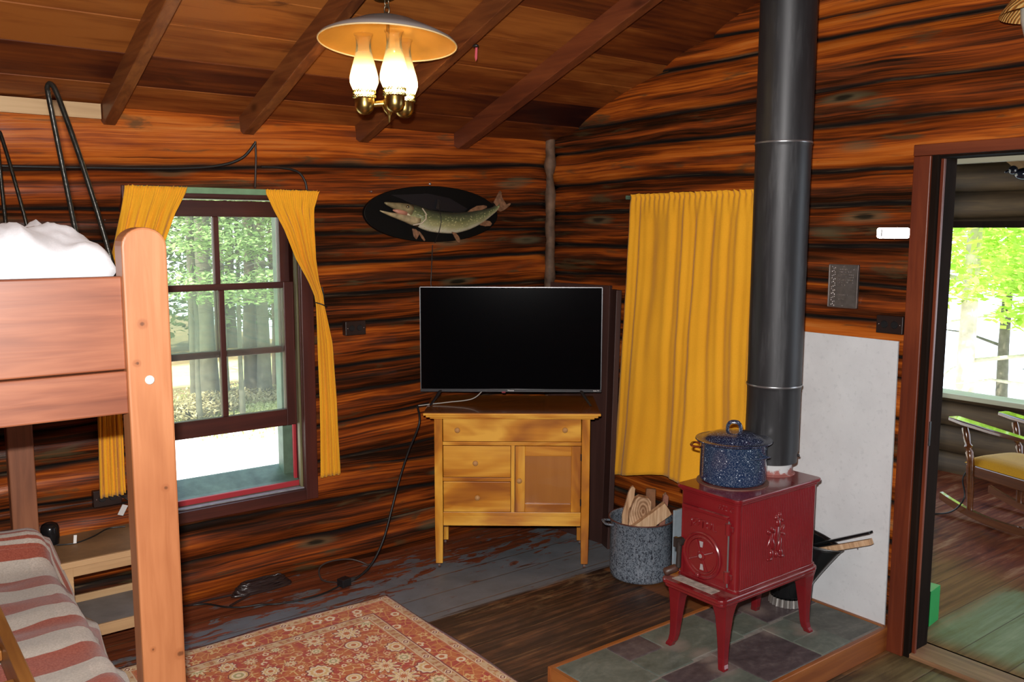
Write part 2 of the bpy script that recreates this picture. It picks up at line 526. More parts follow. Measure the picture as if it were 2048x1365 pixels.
LOGS = m_logs()
MAROON = wood('maroon_paint', (0.030, 0.008, 0.006), (0.060, 0.014, 0.010), (0.10, 0.022, 0.014), 'z', 0.42, 30, 3)
MAROON_H = wood('maroon_paint_rail', (0.030, 0.008, 0.006), (0.060, 0.014, 0.010), (0.10, 0.022, 0.014), 'x', 0.42, 30, 3)
REDWOOD = wood('red_stained_wood', (0.075, 0.013, 0.005), (0.13, 0.024, 0.008), (0.20, 0.042, 0.013), 'z', 0.42, 45, 4)
REDWOOD_Y = wood('red_stained_rail', (0.07, 0.014, 0.006), (0.13, 0.026, 0.009), (0.20, 0.045, 0.014), 'y', 0.42, 45, 4)
DARKJAMB = wood('dark_jamb', (0.006, 0.004, 0.003), (0.012, 0.007, 0.005), (0.018, 0.010, 0.007), 'z', 0.9, 40, 4, spec=.05)
GREENPAINT = plain('green_paint', (0.10, 0.17, 0.115), 0.5, var=0.4, scale=14)
REDPAINT = plain('red_paint', (0.42, 0.035, 0.045), 0.4)
RAFTER = wood('rafter_wood', (0.060, 0.016, 0.007), (0.155, 0.045, 0.013), (0.29, 0.10, 0.026), 'y', 0.42, 40, 3.5, knots=3.0)
RAFTER_RED = wood('rafter_red_wood', (0.065, 0.016, 0.008), (0.13, 0.032, 0.012), (0.21, 0.058, 0.018), 'y', 0.42, 40, 3.5, knots=3.0, seed=4)
BLACK = plain('black_plastic', (0.012, 0.012, 0.013), 0.35)
BLACKCORD = plain('black_cord', (0.010, 0.010, 0.010), 0.45)
WHITEPLASTIC = plain('white_plastic', (0.80, 0.80, 0.78), 0.4)
CHROME = plain('chrome', (0.85, 0.85, 0.87), 0.18, 1.0)
BROWNPLASTIC = plain('brown_plastic', (0.020, 0.010, 0.008), 0.35)

# ================================================================== log walls
def log_wall(name, seams, u0, u1, du, place, D=0.080, holes=(), top=None, corner=None, seed=0.0, mat=LOGS):
    nu = max(2, int(round((u1 - u0) / du)))
    NV = 15
    ts = [math.sin(lerp(-PI / 2, PI / 2, k / NV)) for k in range(NV + 1)]
    V, F, LC, CK = [], [], [], []
    for li in range(len(seams) - 1):
        lo, hi = seams[li], seams[li + 1]
        tint = (random.random() - 0.5) * 0.9
        base = len(V)
        for i in range(nu + 1):
            u = lerp(u0, u1, i / nu)
            z0 = interp(lo, u) + 0.012 * nz(u * 1.3, li * 3.1 + seed) + 0.004 * nz(u * 6, li * 3.1 + seed)
            z1 = interp(hi, u) + 0.012 * nz(u * 1.3, (li + 1) * 3.1 + seed) + 0.004 * nz(u * 6, (li + 1) * 3.1 + seed)
            hh = (z1 - z0) / 2
            zc = (z0 + z1) / 2
            bul = 0.010 * nz(u * 0.9, li * 5.3 + seed, 2.0) + 0.004 * nz(u * 4, li * 2.3, 7.0)
            scale = min(1.0, hh / 0.075)
            for t in ts:
                d = D * scale * (1 - math.sqrt(max(0.0, 1 - (0.97 * t) ** 2))) + (1 - scale) * 0.030 - bul
                d += 0.0035 * nz(u * 7, t * 4 + li * 3, seed)
                if corner is not None:
                    q = 1 - abs(u - corner) / 0.085
                    if q > 0: d += 0.035 * q * q * (0.5 + 0.5 * abs(t))
                V.append(place(u, d, zc + t * hh))
                LC.append((u, t * hh * 1.25, li * 2.71 + seed))
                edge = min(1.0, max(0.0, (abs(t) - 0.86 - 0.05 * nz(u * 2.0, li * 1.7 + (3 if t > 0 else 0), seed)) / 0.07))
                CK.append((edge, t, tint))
        for i in range(nu):
            for k in range(NV):
                a = base + i * (NV + 1) + k
                q = (a, a + NV + 1, a + NV + 2, a + 1)
                um = lerp(u0, u1, (i + 0.5) / nu)
                zm = sum(V[j][2] for j in q) / 4
                if any(h[0] < um < h[1] and h[2] < zm < h[3] for h in holes): continue
                if top is not None and zm > top(um): continue
                F.append(q)
    # dark backing added behind the logs to stop light leaking through the gaps
    us = sorted({u0 - .12, u1 + .12, *[h[0] for h in holes], *[h[1] for h in holes], *([0.9] if top and u0 < .9 < u1 else [])})
    for a, c in zip(us, us[1:]):
        hz = [h for h in holes if h[0] <= (a + c) / 2 <= h[1]]
        ztop = lambda u: (top(u) if top else interp(seams[-1], u)) - .002
        spans = [(-.05, -.05, ztop(a), ztop(c))] if not hz else [(-.05, -.05, hz[0][2], hz[0][2]), (hz[0][3], hz[0][3], ztop(a), ztop(c))]
        for (za0, zc0, za1, zc1) in spans:
            if za1 - za0 < .02: continue
            b0 = len(V)
            for dd in (D * .95, D + .10): V += [place(a, dd, za0), place(c, dd, zc0), place(c, dd, zc1), place(a, dd, za1)]
            LC += [(a, 0, 99)] * 8; CK += [(1, 0, 0)] * 8
            F += [(b0, b0 + 1, b0 + 2, b0 + 3), (b0 + 7, b0 + 6, b0 + 5, b0 + 4), (b0, b0 + 4, b0 + 5, b0 + 1), (b0 + 3, b0 + 2, b0 + 6, b0 + 7), (b0, b0 + 3, b0 + 7, b0 + 4), (b0 + 1, b0 + 5, b0 + 6, b0 + 2)]
    me = bpy.data.meshes.new(name)
    me.from_pydata(V, [], F)
    for nm, dat in (('lc', LC), ('ck', CK)):
        at = me.attributes.new(nm, 'FLOAT_VECTOR', 'POINT')
        at.data.foreach_set('vector', [c for t in dat for c in t])
    me.materials.append(mat)
    me.polygons.foreach_set('use_smooth', [True] * len(me.polygons))
    me.update()
    o = bpy.data.objects.new(name, me)
    COL.objects.link(o)
    return struct(o)

CZ0, CS = 2.285, 0.355                       # underside of the ceiling boards at y = 4.12, and its slope
def ceil_z(y): return CZ0 + CS * (4.12 - y)

YB, XR = 4.125, 3.465                        # inner faces of the two log walls
back_seams = [[(0, -0.03)], [(0.5, .19), (1.8, .186), (2.0, .177), (2.65, .195), (3.4, .20)], [(0.5, .37), (1.8, .354), (2.05, .352), (2.63, .337), (3.4, .35)],
              [(0.5, .545), (1.4, .53), (2.05, .537), (2.63, .496), (3.4, .50)], [(0.5, .58), (1.4, .57), (2.05, .572), (2.63, .587), (3.4, .60)],
              [(0.5, .74), (2.03, .758), (2.63, .796), (3.4, .80)], [(0.5, .90), (2.03, .912), (2.55, .934), (3.4, .95)], [(0.5, 1.05), (2.02, 1.056), (2.55, 1.063), (3.4, 1.10)],
              [(0.5, 1.26), (2.0, 1.274), (3.4, 1.30)], [(0.5, 1.41), (2.0, 1.428), (3.376, 1.45)], [(0.5, 1.56), (1.97, 1.585), (3.375, 1.629)],
              [(0.5, 1.70), (1.97, 1.735), (3.36, 1.774)], [(0.5, 1.84), (.75, 1.848), (1.97, 1.876), (3.34, 1.915)], [(0.5, 2.0), (.76, 2.009), (1.98, 2.075), (3.32, 2.141)],
              [(0.5, 2.33), (3.4, 2.40)]]
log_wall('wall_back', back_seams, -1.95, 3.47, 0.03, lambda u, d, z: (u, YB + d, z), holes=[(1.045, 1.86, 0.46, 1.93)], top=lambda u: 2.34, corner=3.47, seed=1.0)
right_seams = [[(0, -0.03)], [(0, .13)], [(0, .29)], [(0, .45)], [(0, .62)], [(0, .80)], [(0, .98)], [(1.8, 1.154), (4.2, 1.16)], [(1.8, 1.235), (4.2, 1.25)],
               [(1.86, 1.391), (2.41, 1.375), (4.2, 1.36)], [(1.86, 1.532), (2.41, 1.544), (3.5, 1.526), (4.2, 1.498)], [(1.86, 1.693), (2.41, 1.697), (3.5, 1.679), (4.18, 1.672)],
               [(1.87, 1.879), (2.41, 1.872), (4.19, 1.865)], [(1.87, 2.021), (2.41, 2.018), (3.36, 2.04), (4.19, 2.015)], [(1.5, 2.214), (4.2, 2.214)],
               [(1.5, 2.363), (2.05, 2.374), (2.43, 2.36), (3.37, 2.355), (4.2, 2.336)], [(1.5, 2.578), (2.44, 2.585), (3.38, 2.571)], [(1.5, 2.66), (2.44, 2.678), (3.0, 2.70)],
               [(1.5, 2.84), (3.0, 2.83)], [(1, 3.0)], [(1, 3.17)], [(1, 3.34)], [(1, 3.52)]]
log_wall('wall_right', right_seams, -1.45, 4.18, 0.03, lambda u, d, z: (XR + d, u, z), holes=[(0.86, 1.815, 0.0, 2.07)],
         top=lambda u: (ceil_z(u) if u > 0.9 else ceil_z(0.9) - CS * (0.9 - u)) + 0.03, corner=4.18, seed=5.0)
plain_seams = [[(0, -0.03 + 0.17 * k)] for k in range(22)]
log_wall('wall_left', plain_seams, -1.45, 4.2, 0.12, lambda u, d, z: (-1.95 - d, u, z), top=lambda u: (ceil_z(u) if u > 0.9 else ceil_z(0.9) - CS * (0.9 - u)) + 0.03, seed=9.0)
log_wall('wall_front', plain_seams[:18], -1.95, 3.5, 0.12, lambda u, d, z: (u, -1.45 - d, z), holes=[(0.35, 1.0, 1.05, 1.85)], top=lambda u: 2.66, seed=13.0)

# caulked corner between the two walls
CAULK = plain('corner_caulk', (0.11, 0.060, 0.034), 0.7, var=0.8, scale=14, bump=0.5)
mb = MB()
mb.tube([(3.452 + 0.014 * nz(k * 0.9, 3.3), 4.128 + 0.012 * nz(k * 0.8, 8.1), -0.02 + 0.06 * k) for k in range(41)], [0.030 + 0.016 * nz(k * 1.1, 5.0) for k in range(41)], 10)
o = mb.build('trim_1', CAULK, smooth=180); struct(o)

# floor
mb = MB(); mb.grid(lambda a, c: (lerp(-2.1, 3.47, a), lerp(-1.6, 4.3, c), 0.0), 8, 8)
struct(mb.build('floor', m_floor()))
mb = MB(); mb.box(3.60, 6.55, -0.6, 4.6, -0.10, 0.0)
struct(mb.build('floor_porch', m_porch()))

# ceiling: boards along X, each a little apart so that a pale line of the tongue shows
CEIL = m_ceiling()
mb = MB()
rows = [4.42, 4.18, 3.945, 3.708, 3.478, 3.245, 3.01, 2.775, 2.54, 2.305, 2.07, 1.83, 1.59, 1.36, 1.13, 0.90]
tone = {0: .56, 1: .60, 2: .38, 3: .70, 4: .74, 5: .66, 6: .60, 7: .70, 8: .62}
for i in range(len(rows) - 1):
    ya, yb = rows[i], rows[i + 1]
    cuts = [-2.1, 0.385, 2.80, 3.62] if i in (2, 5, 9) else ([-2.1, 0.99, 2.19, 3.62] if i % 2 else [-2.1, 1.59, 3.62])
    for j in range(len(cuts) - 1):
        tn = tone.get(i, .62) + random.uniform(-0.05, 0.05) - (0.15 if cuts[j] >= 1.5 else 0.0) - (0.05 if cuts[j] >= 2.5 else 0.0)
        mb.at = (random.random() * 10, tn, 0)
        x0, x1 = cuts[j] + 0.001, cuts[j + 1] - 0.001
        a, c = ya - 0.003, yb + 0.003
        dz = random.uniform(0, 0.003)
        vs = [(x0, a, ceil_z(a) + dz), (x1, a, ceil_z(a) + dz), (x1, c, ceil_z(c) + dz), (x0, c, ceil_z(c) + dz)]
        vs += [(p[0], p[1], p[2] + 0.02) for p in vs]
        mb.add(vs, [(0, 1, 2, 3), (4, 7, 6, 5), (0, 4, 5, 1), (1, 5, 6, 2), (2, 6, 7, 3), (3, 7, 4, 0)])
# tongue layer and the other slope of the roof
mb.mi = 1
def slab(y0, z0, y1, z1, th):
    mb.add([(-2.2, y0, z0), (3.75, y0, z0), (3.75, y1, z1), (-2.2, y1, z1), (-2.2, y0, z0 + th), (3.75, y0, z0 + th), (3.75, y1, z1 + th), (-2.2, y1, z1 + th)],
           [(0, 1, 2, 3), (4, 7, 6, 5), (0, 4, 5, 1), (1, 5, 6, 2), (2, 6, 7, 3), (3, 7, 4, 0)])
slab(4.85, ceil_z(4.85) + 0.012, 0.9, ceil_z(0.9) + 0.012, 0.10)
mb.mi = 0
mb.at = (3, .55, 0)
slab(0.9, ceil_z(0.9), -1.9, ceil_z(0.9) - CS * 2.8, 0.10)
TONGUE = plain('pale_tongue', (0.42, 0.21, 0.09), 0.6)
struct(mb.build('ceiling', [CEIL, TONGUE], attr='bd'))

# rafters
def rafter(x0, x1, label, mat, dep=0.098):
    mb = MB()
    y0, y1 = 4.115, 0.9
    n = 26
    def ring(y, lo, hi): return [(x0, y, lo), (x1, y, lo), (x1, y, hi), (x0, y, hi)]
    R = [ring(y0 + 0.035, ceil_z(y0 + .035) - 0.050, ceil_z(y0 + .035) + 0.004)]
    for k in range(n + 1):
        y = lerp(y0 - 0.025, y1, k / n)
        j = 0.0015 * nz(y * 5, x0 * 3)
        R.append([(p[0] + j, p[1], p[2]) for p in ring(y, ceil_z(y) - dep + 0.002 * nz(y * 3, x0), ceil_z(y) + 0.004)])
    vs = [v for r in R for v in r]
    fs = [(0, 3, 2, 1)]
    for k in range(len(R) - 1):
        for q in range(4):
            a, c = k * 4 + q, k * 4 + (q + 1) % 4
            fs.append((a, c, c + 4, a + 4))
    mb.add(vs, fs)
    return tag(mb.build('rafter', mat, bevel=0.003), label, 'rafter', 'sloping roof rafters')
rafter(0.966, 1.014, 'leftmost sloping brown rafter, meeting the wall beside the pale batten', RAFTER)
rafter(1.570, 1.620, 'second brown rafter from the left, passing behind the left rim of the hanging lamp', RAFTER)
rafter(2.168, 2.218, 'third brown rafter from the left, passing behind the right rim of the hanging lamp', RAFTER)
rafter(2.765, 2.822, 'rightmost reddish rafter, cracked along its length, ending above the fish plaque', RAFTER_RED)
mb = MB(); mb.box(-1.6, 0.962, 4.100, 4.118, 2.222, 2.284)
o = mb.build('batten', wood('raw_batten', (0.42, 0.26, 0.12), (0.55, 0.36, 0.18), (0.66, 0.46, 0.25), 'x', 0.6, 30, 3))
tag(o, 'pale unpainted batten under the ceiling boards at the upper left', 'batten')

# ================================================================== window in the back wall
W = thing('window_1', None, None, (1.43, YB, 0.46)); struct(W)
def wbox(name, mat, boxes, bevel=0.003, parent=W, off=(1.43, YB, 0.46)):
    mb = MB()
    for q in boxes: mb.box(q[0] - off[0], q[1] - off[0], q[2] - off[1], q[3] - off[1], q[4] - off[2], q[5] - off[2])
    return mb.build(name, mat, parent, bevel=bevel)
y = YB
wbox('casing', MAROON, [(1.03, 1.095, y - .022, y + .05, .40, 1.95), (1.84, 1.905, y - .022, y + .05, .40, 1.95)])
wbox('casing', MAROON_H, [(1.095, 1.84, y - .022, y + .05, 1.905, 1.95), (1.095, 1.84, y - .022, y + .05, .40, .455)])
wbox('jamb', MAROON, [(1.065, 1.097, y + .0, y + .21, .44, 1.92), (1.838, 1.87, y + .0, y + .21, .44, 1.92)])
wbox('jamb', MAROON_H, [(1.075, 1.86, y + .0, y + .21, 1.902, 1.93), (1.075, 1.86, y + .0, y + .10, .43, .457)])
wbox('inner_stop', wood('worn_stop', (0.05, 0.045, 0.02), (0.12, 0.11, 0.05), (0.24, 0.22, 0.11), 'z', 0.5, 40, 5), [(1.097, 1.107, y + .008, y + .035, .457, 1.90), (1.826, 1.838, y + .008, y + .035, .457, 1.90)], 0.002)
wbox('outer_stop', GREENPAINT, [(1.097, 1.125, y + .125, y + .19, .50, 1.90), (1.785, 1.838, y + .125, y + .19, .50, 1.90)], 0.002)
wbox('sill_ledge', plain('grey_sill', (0.26, 0.27, 0.29), 0.45, var=.3), [(1.097, 1.838, y + .0, y + .035, .457, .464)], 0.001)
wbox('sill_stop', REDPAINT, [(1.097, 1.838, y + .042, y + .060, .464, .490), (1.822, 1.838, y + .080, y + .095, .49, .80)], 0.002)
mb = MB()
mb.add([(-.333, .06, .028), (.408, .06, .028), (.408, .24, -.02 + .10), (-.333, .24, -.02 + .10)], [(0, 1, 2, 3)])
mb.box(-.345, .42, .06, .30, -.06, .025)
mb.add([(-.333, .06, .025), (.408, .06, .025), (.408, .20, .085), (-.333, .20, .085), (-.333, .20, .0), (.408, .20, .0)], [(0, 1, 2, 3), (3, 2, 5, 4)])
mb.build('sill', GREENPAINT, W)
WG = m_glass('window_glass', (0.92, 0.96, 0.90), 0.02, 0.05)
def sash(name, x0, x1, z0, z1, y0, y1, top, bot, st):
    s = wbox(name, MAROON, [(x0, x0 + st, y0, y1, z0, z1), (x1 - st, x1, y0, y1, z0, z1)])
    s2 = wbox('rail', MAROON_H, [(x0 + st, x1 - st, y0, y1, z1 - top, z1), (x0 + st, x1 - st, y0, y1, z0, z0 + bot)], parent=s)
    mx = (x0 + x1) / 2
    wbox('muntin', MAROON, [(mx - .014, mx + .014, y0 + .004, y1 - .004, z0 + bot, z1 - top)], parent=s)
    wbox('pane', WG, [(x0 + st, mx - .014, (y0 + y1) / 2, (y0 + y1) / 2 + .003, z0 + bot, z1 - top)], 0, parent=s)
    wbox('pane', WG, [(mx + .014, x1 - st, (y0 + y1) / 2, (y0 + y1) / 2 + .003, z0 + bot, z1 - top)], 0, parent=s)
sash('lower_sash', 1.108, 1.826, .785, 1.505, y + .037, y + .075, .030, .082, .052)
sash('upper_sash', 1.108, 1.826, 1.150, 1.895, y + .080, y + .118, .075, .032, .052)
# unseen window behind the camera, its opening sized for daylight fill
F = thing('window_2', None, None, (0.7, -1.45, 0.95)); struct(F)
wbox('frame', MAROON, [(0.28, 0.37, -1.56, -1.43, .98, 1.92), (0.98, 1.07, -1.56, -1.43, .98, 1.92), (0.66, 0.69, -1.53, -1.47, 1.05, 1.86)], parent=F, off=(.7, -1.45, .95))
wbox('frame_rail', MAROON_H, [(0.37, 0.98, -1.56, -1.43, .98, 1.06), (0.37, 0.98, -1.56, -1.43, 1.84, 1.92)], parent=F, off=(.7, -1.45, .95))

# ================================================================== doorway to the porch
D_ = thing('door_1', None, None, (3.46, 1.3, 0)); struct(D_)
def dbox(name, mat, boxes, bevel=0.003, parent=D_):
    mb = MB()
    for q in boxes: mb.box(q[0] - 3.46, q[1] - 3.46, q[2] - 1.3, q[3] - 1.3, q[4], q[5])
    return mb.build(name, mat, parent, bevel=bevel)
dbox('casing', REDWOOD, [(3.428, 3.452, 1.800, 1.870, 0, 2.052)])
dbox('casing', REDWOOD, [(3.428, 3.452, 0.79, 0.86, 0, 2.052)])
dbox('head_casing', REDWOOD_Y, [(3.428, 3.452, 0.78, 1.872, 2.053, 2.097)])
dbox('jamb', DARKJAMB, [(3.440, 3.590, 1.776, 1.805, 0, 2.075), (3.440, 3.590, 0.855, 0.884, 0, 2.075)])
dbox('jamb_edge', REDWOOD, [(3.462, 3.476, 1.762, 1.777, 0, 2.04)], 0.002)
dbox('head_jamb', DARKJAMB, [(3.452, 3.590, 0.87, 1.79, 2.045, 2.075)])
dbox('head_stop', plain('pale_head_stop', (0.34, 0.33, 0.24), .6), [(3.592, 3.61, 0.87, 1.79, 2.025, 2.055)])
dbox('threshold', wood('threshold_wood', (0.13, 0.06, 0.03), (0.24, 0.125, 0.06), (0.36, 0.21, 0.11), 'y', 0.55, 40, 5), [(3.445, 3.60, 0.86, 1.80, -.01, .018)])
lt = dbox('strike_plate', BLACK, [(3.4655, 3.478, 1.7585, 1.7615, .90, 1.0)], 0.001)
# wall sheathing on the porch side
mb = MB()
mb.box(3.575, 3.59, 1.80, 4.3, -.05, 3.2); mb.box(3.575, 3.59, -1.5, 0.86, -.05, 3.2); mb.box(3.575, 3.59, 0.86, 1.80, 2.075, 3.2)
struct(mb.build('wall_porch_side', DARKJAMB))

# ================================================================== curtains
YELLOW = m_cloth('mustard_cloth', (0.95, 0.48, 0.030), (0.84, 0.38, 0.018), transl=0.10)
def curtain(name, label, rows, place, nu=90, nv=70, folds=9, amp=0.016, ruffle=0.03, hem=None, seed=0.0, parent=None, flare=0.0):
    """rows: (z, u_left, u_right, out, fold strength); place(u, out, z)"""
    rows = sorted(rows, key=lambda r: -r[0])
    zs = [r[0] for r in rows][::-1]
    def col(j, z): return float(np.interp(z, zs, [r[j] for r in rows][::-1]))
    ztop, zbot = rows[0][0], rows[-1][0]
    def fn(a, v):
        zb = zbot + (hem(a) if hem else 0.0)
        z = lerp(ztop + ruffle, zb, v)
        ul, ur, out_, st = (col(j, min(z, ztop)) for j in (1, 2, 3, 4))
        if z > ztop:
            t = (z - ztop) / ruffle
            gath = 0.006 * math.sin(a * 150 + seed) * (0.4 + t)
            zz = z + 0.008 * t * nz(a * 45, seed)
            return place(lerp(ul, ur, a), out_ + gath + 0.004, zz)
        wv = nz(a * 1.3, seed)
        ph = 2 * PI * folds * (a + 0.10 * nz(a * 3.2, seed + 2.0) + 0.02 * nz(a * 2, z * 2, seed))
        fold = math.sin(ph) + 0.35 * math.sin(2.3 * ph + seed)
        near = min(1.0, (ztop - z) / 0.12)
        gathers = 0.004 * math.sin(a * 150 + seed) * (1 - near)
        wide = 0.022 * (1 - near * 0 ) * math.sin(2 * PI * 2.6 * a + seed) * min(1.0, max(0.0, (1.5 - z) / 1.0)) * (amp > 0.0145 and nu > 120)
        d = out_ + wide + amp * st * fold * (0.25 + 0.75 * near) * (0.55 + 0.45 * wv + .2) + gathers + 0.005 * nz(a * 9, z * 5, seed)
        pinch = -0.004 * math.exp(-((z - ztop + 0.004) / 0.008) ** 2)
        return place(lerp(ul, ur, a), d + pinch, z)
    mb = MB()
    mb.grid(fn, nu, nv)
    o = mb.build(name, YELLOW, parent, smooth=180)
    md = o.modifiers.new('thickness', 'SOLIDIFY'); md.thickness = 0.0022; md.offset = 0
    return o

pb = lambda u, d, z: (u, YB - 0.028 - d, z)
rd = thing('curtain_rod', 'green painted curtain rod above the left window', 'curtain rod', (1.5, YB - 0.045, 1.935))
mb = MB(); mb.box(-.44, .40, -.004, .008, -.014, .014)
mb.build('rod', plain('rod_green', (0.16, 0.30, 0.17), .5, var=.15), rd, bevel=.003)
mb = MB(); mb.box(-.445, -.432, -.006, .022, -.012, .012); mb.build('bracket', GREENPAINT, rd)
mb = MB(); mb.box(.392, .405, -.006, .022, -.012, .012); mb.build('bracket', GREENPAINT, rd)
o = curtain('curtain', 'mustard yellow curtain tied back at the right side of the left window',
        [(1.935, 1.655, 1.925, .037, .55), (1.86, 1.69, 1.90, .034, .6), (1.76, 1.745, 1.90, .030, .8), (1.62, 1.80, 1.905, .03, .9), (1.51, 1.86, 1.92, .032, .9), (1.44, 1.89, 1.938, .034, .8), (1.385, 1.898, 1.945, .034, .6),
         (1.34, 1.898, 1.955, .034, .8), (1.20, 1.90, 1.985, .034, 1.0), (.9, 1.905, 2.00, .032, 1.0), (.515, 1.90, 2.015, .03, 1.0)], pb, folds=5, amp=.016, ruffle=.012, seed=2.0)
tag(o, 'mustard yellow curtain tied back at the right side of the left window', 'curtain', 'yellow window curtains')
o = curtain('curtain', '', [(1.935, 1.03, 1.295, .037, .55), (1.83, 1.01, 1.24, .034, .7), (1.70, .98, 1.19, .03, .9), (1.52, .93, 1.085, .03, .9), (1.40, .915, .965, .034, .6), (1.32, .90, .97, .034, .8), (1.0, .875, .975, .034, 1.0), (.60, .865, .975, .03, 1.0)],
        pb, folds=5, amp=.016, ruffle=.012, seed=6.0)
tag(o, 'mustard yellow curtain at the left of the window, half hidden behind the bed post', 'curtain', 'yellow window curtains')
def hemz(a): return 0.0 + 0.045 * math.sin(a * 5.0 - 0.8) + 0.012
pr = lambda u, d, z: (XR - 0.035 - d, u, z)
o = curtain('curtain', '', [(1.935, 3.405, 2.60, .030, .30), (1.80, 3.41, 2.60, .032, .7), (1.3, 3.425, 2.59, .045, .7), (.9, 3.45, 2.58, .06, .5), (.44, 3.465, 2.56, .085, .35)], pr, nu=160, folds=7, amp=.015, ruffle=.014, hem=hemz, seed=11.0)
tag(o, 'large closed mustard yellow curtain hanging between the television and the stovepipe', 'curtain', 'yellow window curtains')
rd = thing('curtain_rod', 'thin rod inside the hem of the large closed yellow curtain', 'curtain rod', (XR - .052, 3.0, 1.935))
mb = MB(); mb.tube([(0, -.42, 0), (0, .45, 0)], .004, 8); mb.build('rod', GREENPAINT, rd, smooth=40)
mb = MB(); mb.box(0, .07, .44, .452, -.01, .01); mb.build('bracket', GREENPAINT, rd)
mb = MB(); mb.box(0, .07, -.43, -.418, -.01, .01); mb.build('bracket', GREENPAINT, rd)
# tie-back loops
def tieback(cx, label):
    mb = MB()
    pts = [(cx + .028 * math.cos(a) + .003, YB - .062 + .030 * math.sin(a), 1.392 - .012 * math.cos(a * 1.0)) for a in [2 * PI * k / 24 for k in range(25)]]
    mb.tube(pts, .003, 6)
    mb.tube([(cx + .032, YB - .04, 1.40), (cx + .04, YB - .02, 1.43), (cx + .036, YB - .012, 1.475)], .003, 6)
    tag(mb.build('curtain_tieback', BLACKCORD, smooth=60), label, 'tieback', 'cord tiebacks')
tieback(1.921, 'black cord tieback around the right curtain of the left window')
tieback(0.94, 'black cord tieback around the left curtain, hidden behind the bed post')

# ================================================================== bunk bed
SPOTS = ((.556, 2.10, 1.548, .008), (.541, 2.10, 1.459, .006), (.590, 2.10, 1.155, .007), (.545, 2.10, .772, .005), (.606, 2.10, .742, .010))
PINE_Z = wood('bunk_pine_post', (0.24, 0.075, 0.025), (0.35, 0.130, 0.050), (0.46, 0.205, 0.095), 'z', 0.40, 55, 4, seed=3, contrast=.6, spots=SPOTS)
PINE_X = wood('bunk_pine_board', (0.125, 0.032, 0.013), (0.215, 0.066, 0.029), (0.32, 0.115, 0.054), 'x', 0.40, 34, 4, knots=1.2, seed=1, contrast=1.2, blot=1.0)
PINE_Y = wood('bunk_pine_rail', (0.20, 0.065, 0.026), (0.32, 0.115, 0.050), (0.42, 0.18, 0.085), 'y', 0.40, 34, 4, knots=1.2, seed=2)
PINE_D = wood('bunk_back_post', (0.16, 0.055, 0.024), (0.26, 0.095, 0.042), (0.34, 0.14, 0.065), 'z', 0.45, 40, 4, knots=1.6, seed=6)
B = thing('bunk_bed', 'reddish pine bunk bed with a round-topped post and plank end panel', 'bunk bed', (0, 0, 0))
def post(x0, x1, y0, y1, top, mat):
    mb = MB()
    cx, r = (x0 + x1) / 2, (x1 - x0) / 2
    pts = [(x0, 0), (x1, 0), (x1, top - .042)]
    for k in range(1, 12):
        a = PI * k / 12
        pts.append((cx + r * math.cos(a) * (1 if True else 1), top - .042 + .042 * math.sin(a)))
    pts.append((x0, top - .042))
    mb.prism(pts, y0, y1, 'xzy')
    return mb.build('post', mat, B, bevel=.005)
p0 = post(.520, .618, 2.10, 2.165, 1.765, PINE_Z)
post(-.42, -.322, 2.10, 2.165, 1.765, PINE_Z)
post(.512, .606, 3.95, 4.01, 1.40, PINE_D)
post(-.42, -.326, 3.95, 4.01, 1.40, PINE_D)
def bbox(name, mat, q, bevel=.004, parent=B):
    mb = MB(); mb.box(*q); return mb.build(name, mat, parent, bevel=bevel)
bbox('end_panel', PINE_X, (-.325, .522, 2.118, 2.150, 1.444, 1.655))
bbox('end_rail', PINE_X, (-.325, .522, 2.112, 2.150, 1.343, 1.441))
bbox('far_end_rail', PINE_X, (-.33, .515, 3.965, 4.0, 1.25, 1.39))
bbox('side_rail', PINE_Y, (.555, .590, 2.166, 3.95, 1.335, 1.43))
bbox('side_rail', PINE_Y, (-.40, -.365, 2.166, 3.95, 1.335, 1.43))
bbox('slat_deck', PINE_X, (-.365, .555, 2.20, 3.94, 1.350, 1.372))
bbox('lower_side_rail', PINE_Y, (.540, .565, 2.17, 3.95, .28, .40))
bbox('lower_deck', PINE_X, (-.365, .54, 2.20, 3.94, .300, .325))
mb = MB(); mb.lathe([(.0105, -.003), (.0105, .001), (.008, .004), (.0001, .005)], 16, M=Matrix.Translation((.566, 2.0985, 1.418)) @ Matrix.Rotation(PI / 2, 4, 'X'))
o = mb.build('bolt_cap', plain('bolt_cap', (.60, .70, .68), .35), p0, smooth=60); o['label'] = 'pale round bolt cap on the front post'
# upper mattress and pillow
WHITECLOTH = m_cloth('white_sheet', (.58, .58, .60), (.50, .50, .53), weave=700)
def pillowy(name, x0, x1, y0, y1, z0, z1, mat, n=40, wr=.012, seed=0.0, pw=6.0, fr=7.0):
    mb = MB()
    def top(a, c, sgn):
        x, y = 2 * a - 1, 2 * c - 1
        h = max(0.0, (1 - abs(x) ** pw)) ** .45 * max(0.0, (1 - abs(y) ** pw)) ** .45
        zc = (z0 + z1) / 2
        z = zc + sgn * h * (z1 - z0) / 2
        if sgn > 0: z += wr * h * (nz(a * fr, c * fr * .6, seed) + .6 * abs(nz(a * fr * 2.2 + c * 3, c * fr, seed + 3)))
        return (lerp(x0, x1, a) + .01 * nz(c * 5, seed) * x, lerp(y0, y1, c) + .01 * nz(a * 5, seed + 1) * y, z)
    mb.grid(lambda a, c: top(a, c, 1), n, n)
    mb.grid(lambda a, c: top(a, 1 - c, -1), n, n)
    return mb.build(name, mat, smooth=180)
tag(pillowy('mattress', -.355, .545, 2.18, 3.93, 1.373, 1.60, WHITECLOTH, 40, .02, 1.0, 10), 'white sheeted mattress on the upper bunk', 'mattress')
o = pillowy('pillow', -.02, .545, 2.24, 2.66, 1.578, 1.755, WHITECLOTH, 44, .034, 4.0, 5.0, 7)
